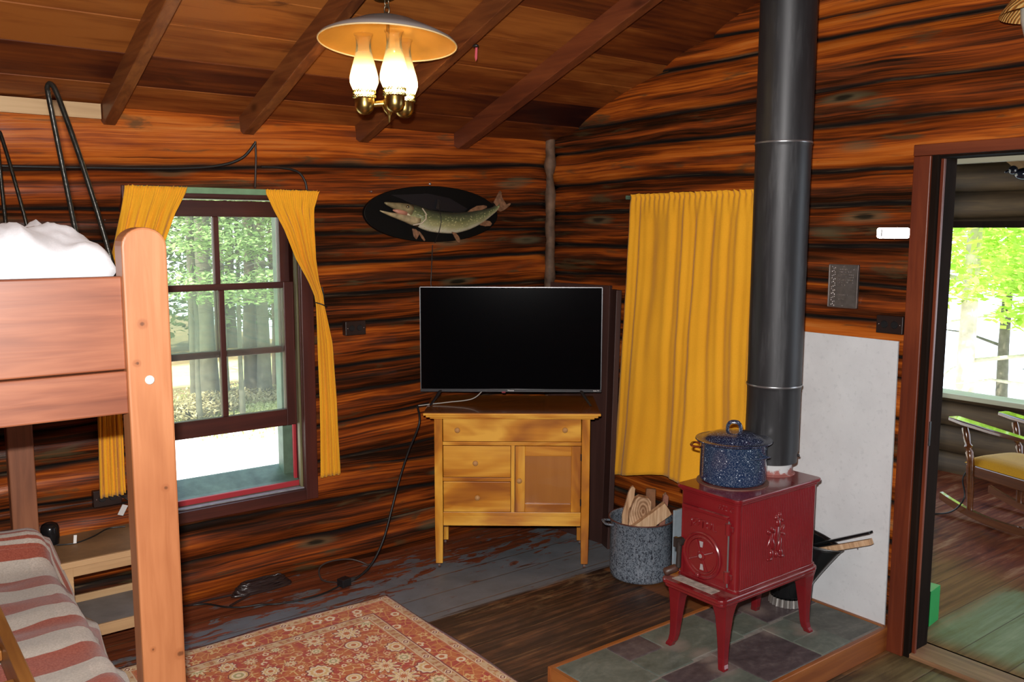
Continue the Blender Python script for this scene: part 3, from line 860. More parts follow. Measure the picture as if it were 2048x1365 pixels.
tag(o, 'rumpled white pillow on the upper bunk behind the end panel', 'pillow')
# lower mattress and striped blanket
o = pillowy('mattress', -.355, .53, 2.22, 3.90, .326, .49, plain('ticking', (.42, .40, .38), .8), 20, .0, 7.0, 12)
tag(o, 'mattress on the lower bunk beneath the striped blanket', 'mattress')
def m_stripes():
    b = NB('striped_blanket')
    a = b.sep(b.attr('st'))
    wob = b.noise(b.obj(), 5.0, 2.0)
    v = b.mth('ADD', a[0], b.mth('MULTIPLY', b.mth('SUBTRACT', wob, 0.5), 0.03))
    fr = b.mth('FRACT', b.mth('DIVIDE', v, 0.232))
    broad = b.mth('MULTIPLY', b.smooth(fr, .0, .012), b.smooth(fr, .492, .48))
    fr2 = b.mth('FRACT', b.mth('DIVIDE', v, 0.036))
    thin = b.mth('MULTIPLY', b.smooth(fr2, .0, .10), b.smooth(fr2, .55, .45))
    k = b.n('ShaderNodeMix', {0: b.smooth(v, 1.44, 1.445), 2: broad, 3: thin}, data_type='FLOAT').outputs[0]
    wv = b.noise(b.obj(), 160.0, 2.0, .7)
    red = b.ramp(wv, [(.3, (.26, .055, .034)), (.7, (.40, .11, .068))])
    cream = b.ramp(wv, [(.3, (.44, .37, .31)), (.7, (.64, .56, .49))])
    sq = b.mth('FRACT', b.mth('DIVIDE', b.mth('ADD', a[1], .04), 0.30))
    cream = b.mix(b.mth('MULTIPLY', b.smooth(sq, .50, .51), .25), cream, (.40, .38, .33))
    c = b.mix(k, cream, red)
    b.bump(wv, .35, .003)
    return b.set(col=c, rough=.9, spec=.1, sheen=.2)
mb = MB()
def blanket(a, t):
    """a: 0 far side of the bed .. 1 hem hanging at the near side; t: 0 near end .. 1 far end"""
    yy = lerp(2.235, 3.91, t)
    L = a * 1.36                                   # length along the cloth from the far side
    top = .505 + .020 * nz(L * 4, yy * 4, 2.2) + .012 * nz(L * 3, yy * 11, 5.2)
    lump = .115 * math.exp(-((yy - 3.76) / .16) ** 2)
    top += lump
    edge = .585 + .012 * nz(yy * 4, 3.0)
    flat = edge + .35 - .05
    if L < flat:
        x = L - .35; z = top + .010 * nz(L * 7, yy * 5, 8.0)
    elif L < flat + .08:
        g = (L - flat) / .08 * PI / 2
        x = edge - .05 + .05 * math.sin(g); z = top - .05 * (1 - math.cos(g))
    else:
        q = L - flat - .08
        x = edge + (.010 + .035 * min(1, q / .25)) * (1 + 1.2 * math.sin(yy * 17 + 1.5 * nz(yy * 3, 1.0)))
        x += .020 * nz(yy * 6, q * 4, 4.0)
        z = max(.03, top - .05 - q)
        x += .10 * max(0, .3 - (yy - 2.235)) 
    return (x, yy, z)
mb.grid(blanket, 90, 110)
o = mb.build('blanket', m_stripes(), smooth=180)
at = o.data.attributes.new('st', 'FLOAT_VECTOR', 'POINT')
dat = []
for i in range(91):
    for j in range(111):
        a, t = i / 90, j / 110
        yy = lerp(2.235, 3.91, t)
        drag = .03 * max(0, a - .65) * math.sin(yy * 17)
        dat += [(yy - 2.235) + .02 * math.sin(a * 9 + yy * 4) + drag, a * 1.36, 0]
at.data.foreach_set('vector', dat)
md = o.modifiers.new('thickness', 'SOLIDIFY'); md.thickness = .006; md.offset = 1
tag(o, 'terracotta and cream striped blanket spread over the lower bunk', 'blanket')
# wooden rail lying along the blanket
R_ = thing('wooden_rail', 'brown wooden rail lying across the striped blanket at the lower left corner', 'rail', (.27, 2.5, .53))
RAILW = wood('rail_wood', (.20, .070, .018), (.32, .125, .030), (.44, .20, .055), 'y', .4, 40, 4, seed=9)
mb = MB(); mb.box(.030, .062, -.45, .42, .03, .125); mb.build('side_board', RAILW, R_, bevel=.004)
mb = MB(); mb.box(-.20, -.168, -.45, .42, .03, .125); mb.build('side_board', RAILW, R_, bevel=.004)
for q in (-.3, -.05, .2):
    mb = MB(); mb.box(-.168, .030, q - .03, q + .03, .06, .09); mb.build('rung', RAILW, R_, bevel=.004)
# iron hoops above the upper bunk
IRON = plain('wrought_iron', (.022, .020, .016), .32, .6, var=.5, scale=40, bump=.4)
def hoop(P, label):
    mb = MB(); pts = catmull(P, 8)
    mb.tube(pts, .0068, 8)
    tag(mb.build('iron_hoop', IRON, smooth=60), label, 'hoop', 'iron hoops on the upper bunk')
hoop([(.572, 2.66, 1.40), (.562, 2.66, 1.60), (.545, 2.65, 1.72), (.512, 2.63, 1.94), (.488, 2.61, 2.095), (.484, 2.60, 2.125), (.492, 2.59, 2.130), (.505, 2.58, 2.095), (.545, 2.55, 1.93), (.588, 2.52, 1.72), (.600, 2.50, 1.60), (.580, 2.50, 1.40)],
     'tall black wrought iron hoop on the upper bunk, just left of the bed post')
hoop([(.572, 3.80, 1.40), (.548, 3.80, 1.62), (.538, 3.79, 1.75), (.528, 3.77, 1.95), (.524, 3.76, 2.07), (.530, 3.75, 2.11), (.540, 3.74, 2.07), (.562, 3.72, 1.95), (.595, 3.70, 1.75), (.602, 3.70, 1.62), (.580, 3.70, 1.40)],
     'black wrought iron hoop at the left edge, rising behind the white pillow')

# ================================================================== nightstand
RAW = wood('raw_pine', (.38, .22, .10), (.52, .32, .155), (.64, .43, .23), 'x', .55, 40, 4, knots=1.0)
PLY = plain('worn_plywood', (.24, .135, .060), .6, var=.55, scale=5)
GREYBOARD = plain('grey_worn_shelf', (.26, .225, .20), .65, var=.35, scale=6)
N_ = thing('nightstand', 'low homemade pine nightstand with a plywood top, behind the bed post', 'nightstand', (.84, 3.93, 0))
def nbox(name, mat, q, bevel=.002):
    mb = MB(); mb.box(*q); return mb.build(name, mat, N_, bevel=bevel)
nbox('top', PLY, (-.24, .19, -.175, .175, .438, .452))
nbox('top_edge', RAW, (-.24, .19, -.19, -.175, .428, .453))
nbox('apron', RAW, (-.16, .17, -.174, -.155, .385, .428))
for sx in (-.172, .165):
    for sy in (-.165, .155): nbox('leg', RAW, (sx - .018, sx + .018, sy - .01, sy + .01, 0, .438))
nbox('shelf', GREYBOARD, (-.16, .15, -.150, .150, .135, .150))
nbox('shelf_rail', RAW, (-.19, .18, -.186, -.175, .120, .168))
nbox('shelf_back_rail', RAW, (-.19, .18, .165, .177, .120, .175))
mb = MB(); mb.lathe([(.0001, 0), (.033, .002), (.036, .03), (.036, .07), (.030, .085), (.018, .092), (.0001, .094)], 20, (0.655, 4.02, .452))
tag(mb.build('bottle', plain('black_gloss', (.008, .008, .009), .2), smooth=50), 'small round black container on the nightstand beside the blanket', 'bottle')
mb = MB(); mb.tube(catmull([(.67, 3.98, .456), (.74, 3.96, .456), (.82, 4.0, .458), (.89, 4.07, .456), (.96, 4.055, .456)], 6), .003, 6)
o = mb.build('cord', BLACKCORD, smooth=60); tag(o, 'thin black cord lying across the plywood top of the nightstand', 'cord')
mb = MB(); mb.box(-.006, .006, -.001, .001, 0, .035, Matrix.Translation((.735, 3.955, .457)) @ Matrix.Rotation(.1, 4, 'Y')); mb.build('tag', WHITEPLASTIC, o)

# ================================================================== outlets, switch, wall fittings
def outlet(loc, rz, label, cord=None):
    t = thing('outlet', label, 'outlet', loc, rz, 'brown electrical outlets')
    mb = MB(); mb.box(-.058, .058, -.018, .02, -.037, .037); mb.build('cover_plate', BROWNPLASTIC, t, bevel=.003)
    for sx in (-.022, .022):
        mb = MB(); mb.lathe([(.0001, -.003), (.014, -.003), (.016, 0)], 16, M=Matrix.Translation((sx, -.018, 0)) @ Matrix.Rotation(-PI / 2, 4, 'X'))
        mb.build('socket', BLACK, t, smooth=50)
    for sx in (-.046, .046):
        mb = MB(); mb.sphere((sx, -.018, 0), .003, 6); mb.build('screw', CHROME, t, smooth=180)
    return t
outlet((2.135, YB - .004, 1.258), 0, 'brown outlet on the log wall between the tied curtain and the television')
outlet((.905, YB - .004, .585), 0, 'brown outlet low on the wall under the left curtain, beside the bed post')
o = outlet((XR - .004, 1.942, 1.378), -PI / 2, 'black double outlet beside the door casing above the white heat shield')
mb = MB(); mb.tube([(.060, .0, .008), (.085, .002, .010)], .004, 6); mb.tube([(.060, .0, -.012), (.085, .002, -.010)], .004, 6); mb.build('conduit_clip', CHROME, o)
mb = MB()
mb.box(-.016, .016, -.001, .001, -.024, .024, Matrix.Translation((.955, YB - .062, .530)) @ Matrix.Rotation(.5, 4, 'Y') @ Matrix.Rotation(.5, 4, 'Z'))
o = mb.build('paper_tag', WHITEPLASTIC)
tag(o, 'white paper tag hanging on a cord beside the bed post under the window', 'tag')
mb = MB(); mb.tube(catmull([(.955, YB - .03, .59), (.975, YB - .05, .575), (.995, YB - .06, .545), (1.005, YB - .055, .45), (1.03, YB - .05, .25), (1.10, YB - .06, .03)], 6), .003, 6)
tag(mb.build('cord', BLACKCORD, smooth=60), 'black cord dropping from the low outlet behind the bed post', 'cord')
# cables along the top of the back wall
mb = MB(); mb.tube(catmull([(-.2, YB - .012, 2.0), (.45, YB - .012, 2.008), (.9, YB - .012, 2.018), (1.25, YB - .012, 2.03), (1.45, YB - .02, 2.05), (1.56, YB - .035, 2.09), (1.62, YB - .05, 2.16)], 8), .0065, 8)
tag(mb.build('cable', BLACKCORD, smooth=60), 'black cable running along the log seam at the upper left up to the second rafter', 'cable')
mb = MB(); mb.tube(catmull([(1.628, YB - .03, 2.17), (1.632, YB - .022, 2.10), (1.630, YB - .012, 2.0), (1.625, YB - .016, 1.955)], 6), .0055, 8)
tag(mb.build('cable', plain('brown_cable', (.03, .015, .01), .5), smooth=60), 'short brown cable dropping from the second rafter to the curtain rod', 'cable')
mb = MB(); mb.tube(catmull([(1.66, YB - .012, 2.055), (1.76, YB - .012, 2.055), (1.84, YB - .015, 2.04), (1.875, YB - .018, 2.0), (1.885, YB - .02, 1.955)], 6), .006, 8)
tag(mb.build('cable', BLACKCORD, smooth=60), 'black cable bending down behind the right curtain of the left window', 'cable')
mb = MB(); mb.tube([(2.60, YB - .030, 1.68), (2.605, YB - .012, 1.58), (2.60, YB - .010, 1.47), (2.61, YB - .02, 1.38)], .0025, 6)
tag(mb.build('cord', BLACKCORD, smooth=60), 'thin dark cord running down the logs from the fish plaque to the television', 'cord')

# ================================================================== fish plaque
P_ = thing('fish_plaque', 'oval black plaque with a mounted green spotted fish, mouth open, on the back wall', 'fish plaque', (2.622, YB - .006, 1.845))
mb = MB(); n = 72
mb.prism([(.425 * math.cos(2 * PI * k / n), .150 * math.sin(2 * PI * k / n)) for k in range(n)], -.012, .012, 'xzy')
PLQ = plain('black_lacquer', (.003, .003, .003), .55, spec=.15)
mb.build('backboard', PLQ, P_, bevel=.003)
def m_fish():
    b = NB('fish_skin')
    a = b.sep(b.attr('fs'))
    p = b.obj()
    k = b.mth('ADD', a[1], b.mth('MULTIPLY', b.mth('SUBTRACT', b.noise(p, 14, 3), .5), .25))
    c = b.ramp(k, [(.08, (.62, .58, .42)), (.28, (.30, .30, .15)), (.58, (.105, .125, .055)), (.92, (.040, .045, .030))])
    vo = b.n('ShaderNodeTexVoronoi', {'Vector': b.vmul(p, (1, 1, 1.5)), 'Scale': 62.0})
    sp = b.mth('MULTIPLY', b.smooth(vo.outputs['Distance'], .36, .22), b.smooth(a[0], .24, .30))
    sp = b.mth('MULTIPLY', sp, b.smooth(a[1], .85, .6))
    c = b.mix(b.mth('MULTIPLY', sp, .75), c, (.42, .42, .20))
    hd = b.noise(b.vmul(p, (1, 1, 1)), 26, 4)
    c = b.mix(b.mth('MULTIPLY', b.smooth(a[0], .26, .20), b.smooth(hd, .5, .62)), c, (.16, .07, .035))
    gill = b.mth('MULTIPLY', b.smooth(a[0], .262, .272), b.smooth(a[0], .298, .285))
    c = b.mix(b.mth('MULTIPLY', gill, b.smooth(a[1], .8, .5)), c, (.60, .50, .34))
    return b.set(col=c, rough=.25, spec=.5, coat=.5)
FISH = m_fish()
def fx(px): return (px - 860) * .00319 + .008
def fz(py): return -(py - 428) * .00267
cl = [(797, 423, 15.5), (806, 426, 18), (816, 430, 20.5), (828, 435.5, 22.3), (845, 441, 22.3), (870, 444.5, 22), (895, 445, 21.5), (920, 441, 19.5), (940, 435, 17), (958, 428, 13), (972, 421, 9.0), (982, 414, 7.5), (988, 408, 7.5)]
mb = MB(); ring = 20; vs = []; at = []
N = 60
for i in range(N + 1):
    t = i / N * (len(cl) - 1)
    k = min(int(t), len(cl) - 2); f = t - k
    q = catmull([cl[max(k - 1, 0)], cl[k], cl[k + 1], cl[min(k + 2, len(cl) - 1)]], 10)
    c0 = q[10 + min(int(f * 10), 9)] if k > 0 else Vector(cl[k]).lerp(Vector(cl[k + 1]), f)
    x, z, r = fx(c0[0]), fz(c0[1]), c0[2] * .00267
    for j in range(ring):
        a = 2 * PI * j / ring
        vs.append((x, -.030 - .75 * min(r, .06) * math.cos(a) * .8, z + r * math.sin(a)))
        at.append(((x + .43) / .86, .5 + .5 * math.sin(a), 0))
fs = [(i * ring + j, i * ring + (j + 1) % ring, (i + 1) * ring + (j + 1) % ring, (i + 1) * ring + j) for i in range(N) for j in range(ring)]
fs.append(tuple(range(ring))[::-1])
mb.add(vs, fs); mb.a = at
body = mb.build('body', FISH, P_, smooth=180, attr='fs')
JAW = plain('fish_jaw', (.34, .27, .15), .3, var=.5, scale=30, coat=.4)
def jaw(name, pts, w):
    mb = MB(); mb.tube([(fx(a), -.034, fz(c)) for a, c, r in pts], [r * .00267 for a, c, r in pts], 12, flat=1.0); mb.build(name, JAW if name == 'lower_jaw' else FISH2, P_, smooth=180)
FISH2 = plain('fish_head', (.20, .165, .085), .28, var=.6, scale=26, coat=.5)
jaw('upper_jaw', [(757.5, 407.5, 1.2), (762, 409, 3.2), (772, 412, 5.6), (784, 414.5, 8.2), (796, 418, 11), (806, 422, 13)], 1)
jaw('lower_jaw', [(749, 423, 0.8), (756, 425.5, 2.2), (766, 429, 3.6), (780, 432.5, 5.6), (796, 436, 8.5), (810, 440, 11), (820, 442, 12)], 1)
mb = MB(); mb.tube([(fx(772), -.040, fz(421.5)), (fx(782), -.042, fz(424)), (fx(796), -.044, fz(427))], [.004, .012, .016], 10); mb.build('mouth', plain('fish_mouth', (.48, .22, .15), .3), P_, smooth=180)
mb = MB(); mb.sphere((fx(795.5), -.064, fz(414.5)), .0085, 10)
o = mb.build('eye', plain('fish_eye', (.10, .06, .02), .08), P_, smooth=180)
mb = MB(); mb.sphere((fx(795.5), -.0705, fz(414.5)), .0042, 8); mb.build('pupil', BLACK, o, smooth=180)
mb = MB(); mb.tube([(fx(824), -.060, fz(417)), (fx(829), -.072, fz(428)), (fx(828), -.076, fz(438)), (fx(821), -.068, fz(447)), (fx(807), -.055, fz(450))], .0035, 6)
mb.build('gill_cover', plain('gill_edge', (.55, .45, .33), .3), P_, smooth=180)
FINM = plain('fish_fin', (.20, .10, .055), .35, var=.6, scale=60, coat=.3)
def fin(name, pts, y=-.036):
    mb = MB()
    mb.prism([(fx(a), fz(c)) for a, c in pts], y - .004, y + .004, 'xzy')
    o = mb.build(name, FINM, P_, bevel=.002)
fin('dorsal_fin', [(918, 424), (926, 417), (940, 409.5), (954, 408), (961, 409.5), (961, 413), (952, 417), (944, 422), (934, 426)])
fin('anal_fin', [(938, 446), (946, 440), (955, 439), (968, 441), (972, 446), (969, 451), (958, 452), (948, 450)])
fin('pelvic_fin', [(884, 463), (892, 465), (899, 473), (902, 482), (900, 486), (896, 485), (891, 476)], -.05)
fin('pectoral_fin', [(804, 457), (811, 458), (818, 467), (815, 473), (812, 478.5), (807, 473)], -.06)
fin('pectoral_fin', [(818, 461), (822, 463), (829, 472), (833, 480), (831, 482), (826, 476)], -.04)
fin('tail_fin', [(981, 408), (976, 402), (983, 388), (989, 376.5), (993, 380), (994, 390), (999, 398), (1004, 405), (1013, 402), (1013.5, 405), (1008, 411), (998, 418), (990, 421), (984, 417)])
mb = MB()
mb.prism([(fx(834), fz(388)), (fx(843), fz(387)), (fx(887), fz(395)), (fx(925), fz(416)), (fx(915), fz(425)), (fx(830), fz(417)), (fx(790), fz(398)), (fx(773), fz(392))], -.0155, -.012, 'xzy')
mb.build('plate', plain('dark_plate', (.010, .009, .011), .45, spec=.25), P_)
mb = MB(); mb.prism([(fx(861), fz(398)), (fx(867), fz(400)), (fx(866), fz(418)), (fx(858), fz(417))], -.024, -.016, 'xzy')
mb.sphere((fx(865), -.025, fz(401)), .003, 6); mb.sphere((fx(866), -.025, fz(411)), .003, 6)
mb.build('hanger_strap', BLACK, P_)
mb = MB(); mb.tube([(fx(864), -.030, fz(402)), (fx(858), -.062, fz(422)), (fx(857), -.078, fz(432)), (fx(856.5), -.082, fz(445)), (fx(856), -.062, fz(464)), (fx(857), -.03, fz(478)), (fx(857), -.016, fz(486))], .002, 6)
mb.build('line', BLACKCORD, P_, smooth=60)
def nail(loc, label, r=.007, d=(0, -1, 0)):
    t = thing('nail', label, 'nail', loc, 0, 'nails in the wall')
    q = Vector(d).to_track_quat('Z', 'Y').to_matrix().to_4x4()
    mb = MB(); mb.lathe([(.003, -.02), (.003, .006), (r, .007), (r * .8, .010), (.0001, .012)], 12, M=q); mb.build('head', plain('nail_steel', (.55, .55, .57), .25, .9), t, smooth=50)
nail((2.60, YB - .004, 2.006), 'shiny round hook head above the middle of the fish plaque', .008)
nail((2.245, YB - .004, 1.955), 'small nail at the upper left of the fish plaque', .005)
nail((.957, YB - .004, 1.80), 'small white nail at the left of the left curtain top', .004)

# ================================================================== washstand cabinet (stands across the corner)
nf = Vector((-.618, -.786))                   # direction the front faces
AZ = math.atan2(-.471, .598) * 1.0            # angle of the local x axis
AZ = math.atan2(-.618, .786)
CAB = thing('washstand', 'honey coloured wooden washstand with three drawers and a cupboard door, under the television', 'cabinet', (2.443 + .357 * .786, 3.768 - .357 * .618, 0), AZ)
# local frame: x to the right along the front, y into the corner, front face at y = 0
HON = lambda ax, s: wood('honey_maple_' + ax + str(s), (.30, .085, .006), (.54, .20, .014), (.78, .40, .050), ax, .28, 26, 6.5, seed=s, contrast=.5, blot=1.55, coat=.25)
HX, HZ, HD = HON('x', 1), HON('z', 2), HON('x', 5)
HDR = [HON('x', 11), HON('x', 17), HON('x', 23)]
HPAN = wood('honey_door_panel', (.24, .075, .010), (.33, .115, .015), (.42, .16, .026), 'z', .32, 24, 2.0, seed=7, contrast=.5, coat=.25)
HTOP = wood('honey_dark_top', (.13, .040, .008), (.23, .075, .013), (.34, .13, .025), 'x', .22, 22, 2.5, seed=8, contrast=.5, coat=.4)
HDK = wood('cabinet_inside', (.05, .02, .006), (.10, .035, .01), (.14, .05, .015), 'x', .5, 26, 3)
KNOB = plain('wood_knob', (.52, .27, .10), .25, coat=.5)
def cbox(name, mat, q, bevel=.002, parent=CAB):
    mb = MB(); mb.box(*q); return mb.build(name, mat, parent, bevel=bevel)
mb = MB()
xw, yd = .400, .40
prof = [(-.052, .842), (-.052, .834), (-.040, .826), (-.040, .818), (-.024, .812), (-.024, .806)]
for (x0, x1, y0, y1, z0, z1) in ((-xw - .048, xw + .048, -.065, yd + .02, .830, .845), (-xw - .036, xw + .036, -.052, yd + .02, .818, .830), (-xw - .018, xw + .018, -.030, yd + .02, .806, .818)):
    mb.box(x0, x1, y0, y1, z0, z1)
mb.build('top', HTOP, CAB, bevel=.004)
mb = MB()
mb.box(-xw - .049, xw + .049, -.0665, -.060, .829, .8415); mb.box(-xw - .037, xw + .037, -.0535, -.046, .817, .829); mb.box(-xw - .019, xw + .019, -.032, -.024, .8055, .8175)
mb.build('top_moulding', HX, CAB, bevel=.003)
def cleg(x0, x1, y0, y1, name='leg'):
    mb = MB(); tp = .003
    vs = [(x0 + tp, y0 + tp, .028), (x1 - tp, y0 + tp, .028), (x1 - tp, y1 - tp, .028), (x0 + tp, y1 - tp, .028), (x0, y0, .25), (x1, y0, .25), (x1, y1, .25), (x0, y1, .25), (x0, y0, .806), (x1, y0, .806), (x1, y1, .806), (x0, y1, .806)]
    fs = [(0, 3, 2, 1), (8, 9, 10, 11)]
    for k in range(2):
        for q in range(4):
            a, c = k * 4 + q, k * 4 + (q + 1) % 4
            fs.append((a, c, c + 4, a + 4))
    mb.add(vs, fs)
    L = mb.build(name, HZ, CAB, bevel=.002)
    mb = MB(); c = ((x0 + x1) / 2, (y0 + y1) / 2)
    mb.lathe([(.012, .030), (.012, .022), (.004, .020), (.004, .012)], 10, (c[0], c[1], 0)); mb.lathe([(.0001, -.006), (.013, -.006), (.013, .006), (.0001, .006)], 14, M=Matrix.Translation((c[0], c[1], .013)) @ Matrix.Rotation(PI / 2, 4, 'Y'))
    mb.build('caster', plain('caster', (.10, .045, .03), .5), L, smooth=50)
cleg(-xw, -xw + .042, 0, .042); cleg(xw - .042, xw, 0, .042)
cleg(-xw, -xw + .042, yd - .042, yd); cleg(xw - .042, xw, yd - .042, yd)
xi = xw - .043
cbox('side_panel', HZ, (-xw + .006, -xw + .020, .042, yd - .042, .23, .806)); cbox('side_panel', HZ, (xw - .020, xw - .006, .042, yd - .042, .23, .806))
cbox('carcass', HDK, (-xi, xi, .020, yd - .02, .25, .80))
cbox('rail', HX, (-xi, xi, .004, .022, .660, .679)); cbox('rail', HX, (-xi, xi, .004, .022, .285, .305)); cbox('rail', HX, (-xi, -.005, .004, .022, .470, .490))
cbox('divider', HZ, (-.005, .014, .004, .022, .305, .660))
cbox('apron', HX, (-xi, xi, .010, .026, .230, .287))
def knob(parent, x, z, y=.004):
    mb = MB(); mb.lathe([(.007, -.002), (.006, .006), (.013, .012), (.0145, .019), (.011, .025), (.0001, .028)], 18, M=Matrix.Translation((x, y, z)) @ Matrix.Rotation(PI / 2, 4, 'X'))
    mb.build('knob', KNOB, parent, smooth=60)
d = cbox('drawer', HDR[0], (-xi + .002, xi - .002, .003, .02, .681, .803), .003); knob(d, -.28, .743); knob(d, .271, .746)
d = cbox('drawer', HDR[1], (-xi + .002, -.007, .003, .02, .492, .657), .003); knob(d, -.188, .570)
d = cbox('drawer', HDR[2], (-xi + .002, -.007, .003, .02, .307, .468), .003); knob(d, -.178, .387)
d = cbox('door', HPAN, (.06, .315, .013, .02, .34, .62), .001)
mb = MB(); mb.box(.017, .067, .003, .02, .307, .657); mb.build('stile', HON('z', 31), d, bevel=.002)
mb = MB(); mb.box(.306, xi - .002, .003, .02, .307, .657); mb.build('stile', HON('z', 37), d, bevel=.002)
mb = MB(); mb.box(.067, .306, .003, .02, .307, .352); mb.build('door_rail', HON('x', 41), d, bevel=.002)
mb = MB(); mb.box(.067, .306, .003, .02, .605, .657); mb.build('door_rail', HON('x', 43), d, bevel=.002)
knob(d, .038, .478)
for z in (.36, .60):
    mb = MB(); mb.tube([(xi - .001, .002, z - .018), (xi - .001, .002, z + .018)], .004, 8); mb.build('hinge', BLACK, d)

# ================================================================== television
TVC = thing('television', 'wide black flat television standing on the washstand', 'television', (2.828, 3.695, .845), AZ)
mb = MB(); mb.box(-.478, .478, .0, .012, .066, .620); mb.box(-.36, .36, .012, .055, .09, .40)
mb.build('housing', plain('tv_black', (.012, .012, .014), .35), TVC, bevel=.002)
mb = MB(); mb.box(-.474, .474, -.0025, .0, .078, .6165)
SCRN = NB('tv_screen').set(col=(.0015, .0015, .002), rough=.10, spec=.28)
mb.build('screen', SCRN, TVC)
BEZ = plain('bezel_silver', (.17, .17, .18), .3, .8)
mb = MB()
mb.box(-.479, .479, -.004, .012, .6165, .6205); mb.box(-.479, -.4755, -.004, .012, .066, .6205); mb.box(.4755, .479, -.004, .012, .066, .6205)
mb.build('bezel', BEZ, TVC)
mb = MB(); mb.box(-.479, .479, -.005, .012, .064, .079); bz = mb.build('lower_bezel', plain('bezel_dark', (.030, .030, .034), .3), TVC)
Rx = Matrix.Rotation(PI / 2, 4, 'X')
text_part('lettering', 'Hisense', .0105, .0003, plain('logo_white', (.85, .85, .85), .4), bz, Matrix.Translation((.0, -.0054, .0715)) @ Rx)
text_part('lettering', 'Roku TV', .0085, .0003, bpy.data.materials['logo_white'], bz, Matrix.Translation((.452, -.0054, .0715)) @ Rx)
mb = MB(); mb.box(-.048, -.028, -.006, -.003, .058, .0665); mb.build('standby_window', plain('ir_red', (.20, .012, .02), .25), bz)
for s, xx in ((-1, -.370), (1, .370)):
    mb = MB()
    mb.tube([(xx, .006, .075), (xx + s * .030, -.045, .03), (xx + s * .050, -.075, .004)], [.010, .0085, .0075], 8, flat=.6)
    mb.tube([(xx, .006, .075), (xx + s * .020, .07, .03), (xx + s * .036, .115, .004)], [.010, .0085, .0075], 8, flat=.6)
    mb.build('leg', BLACK, TVC, smooth=50)
# cords of the television
def world_tv(x, y, z):
    c, s = math.cos(AZ), math.sin(AZ)
    return (2.828 + x * c - y * s, 3.695 + x * s + y * c, z)
def cablet(pts, r, mat, label, name='cord', n=8, cat=None):
    mb = MB(); mb.tube(catmull(pts, n), r, 8)
    return tag(mb.build(name, mat, smooth=60), label, cat or name)
cablet([world_tv(-.14, .02, .925), world_tv(-.2, -.02, .875), world_tv(-.33, -.03, .857), world_tv(-.42, -.05, .850), world_tv(-.485, -.06, .843)], .003, plain('grey_cord', (.35, .33, .30), .5), 'thin grey cord lying along the washstand top under the television')
PLG = (1.927, 3.872)
cablet([world_tv(-.492, -.05, .84), (2.385, 3.90, .76), (2.345, 3.95, .60), (2.30, 3.97, .45), (2.245, 3.96, .30), (2.18, 3.93, .17), (2.10, 3.905, .07), (2.01, 3.885, .022), (1.955, 3.877, .018)], .0058, BLACKCORD, 'black power cord falling from the washstand corner to a plug on the floor')
pl = thing('plug', 'black square power plug lying on the grey painted floor', 'plug', (PLG[0], PLG[1], 0), .2)
mb = MB(); mb.box(-.032, .022, -.024, .024, .002, .042); mb.build('block', BLACK, pl, bevel=.004)
mb = MB(); mb.tube([(.02, 0, .02), (.05, .002, .02), (.065, .002, .018)], [.014, .011, .007], 10); mb.build('plug_head', plain('grey_plug', (.04, .04, .042), .5), pl, smooth=50)
cablet([(1.895, 3.868, .010), (1.85, 3.855, .006), (1.774, 3.833, .006), (1.70, 3.83, .006), (1.648, 3.84, .006), (1.56, 3.86, .006), (1.50, 3.90, .006), (1.42, 3.925, .006), (1.359, 3.974, .006), (1.30, 4.06, .006), (1.23, 4.085, .008), (1.12, 4.08, .03)], .0045, BLACKCORD, 'thin black extension cord snaking along the floor from the plug to the wall')
cablet([(1.96, 3.90, .02), (2.06, 3.93, .012), (2.13, 4.0, .015), (2.06, 4.06, .05), (1.95, 4.075, .06), (1.88, 4.06, .045), (1.86, 3.99, .01), (1.90, 3.91, .012)], .0045, plain('brown_cord', (.05, .035, .03), .5), 'loop of brown cord curling up behind the power plug')
mb = MB()
for k in range(9):
    pts = []
    for i in range(41):
        a = 2 * PI * i / 40
        pts.append((1.575 + (.15 - .006 * k) * math.cos(a) + .012 * nz(k, i * .2), 4.065 + (.038 - .002 * k) * math.sin(a) + .006 * nz(i * .3, k), .010 + .006 * k + .008 * nz(i * .25, k * 2.0)))
    mb.tube(pts, .0055, 6, cap=False)
mb.tube([(1.50, 4.03, .01), (1.44, 4.0, .008), (1.38, 3.965, .008)], .0055, 6)
mb.tube([(1.43, 4.08, .01), (1.33, 4.09, .01), (1.22, 4.08, .012)], .0055, 6)
tag(mb.build('coiled_cord', plain('coil_brown', (.030, .018, .017), .28), smooth=60), 'flat coil of glossy dark brown cord on the floor against the log wall', 'cord')

# brown plank leaning beside the cabinet
BRD = wood('brown_painted_board', (.030, .013, .010), (.048, .020, .016), (.070, .030, .023), 'z', .5, 18, 3)
BP = thing('leaning_board', 'dark brown painted boards leaning on the wall between the television and the big curtain', 'board', (3.33, 3.56, 0))
def pl_(x0, y0, x1, y1, z1, lean, dp=.022):
    d = Vector((x1 - x0, y1 - y0, 0)); nrm = Vector((-d.y, d.x, 0)).normalized() * dp
    mb = MB(); vs = []
    for (z, k) in ((0, 0), (z1, 1)):
        o_ = Vector((lean[0] * k, lean[1] * k, z))
        for q in (Vector((x0, y0, 0)), Vector((x1, y1, 0)), Vector((x1, y1, 0)) + nrm, Vector((x0, y0, 0)) + nrm): vs.append(q + o_)
    mb.add(vs, [(0, 3, 2, 1), (4, 5, 6, 7), (0, 1, 5, 4), (1, 2, 6, 5), (2, 3, 7, 6), (3, 0, 4, 7)])
    return mb
pl_(.050, -.02, -.005, .42, 1.46, (.030, -.0)).build('panel', BRD, BP, bevel=.002)
pl_(.020, -.115, .060, -.02, 1.44, (.040, -.0), .03).build('edge_plank', BRD, BP, bevel=.002)
mb = MB()
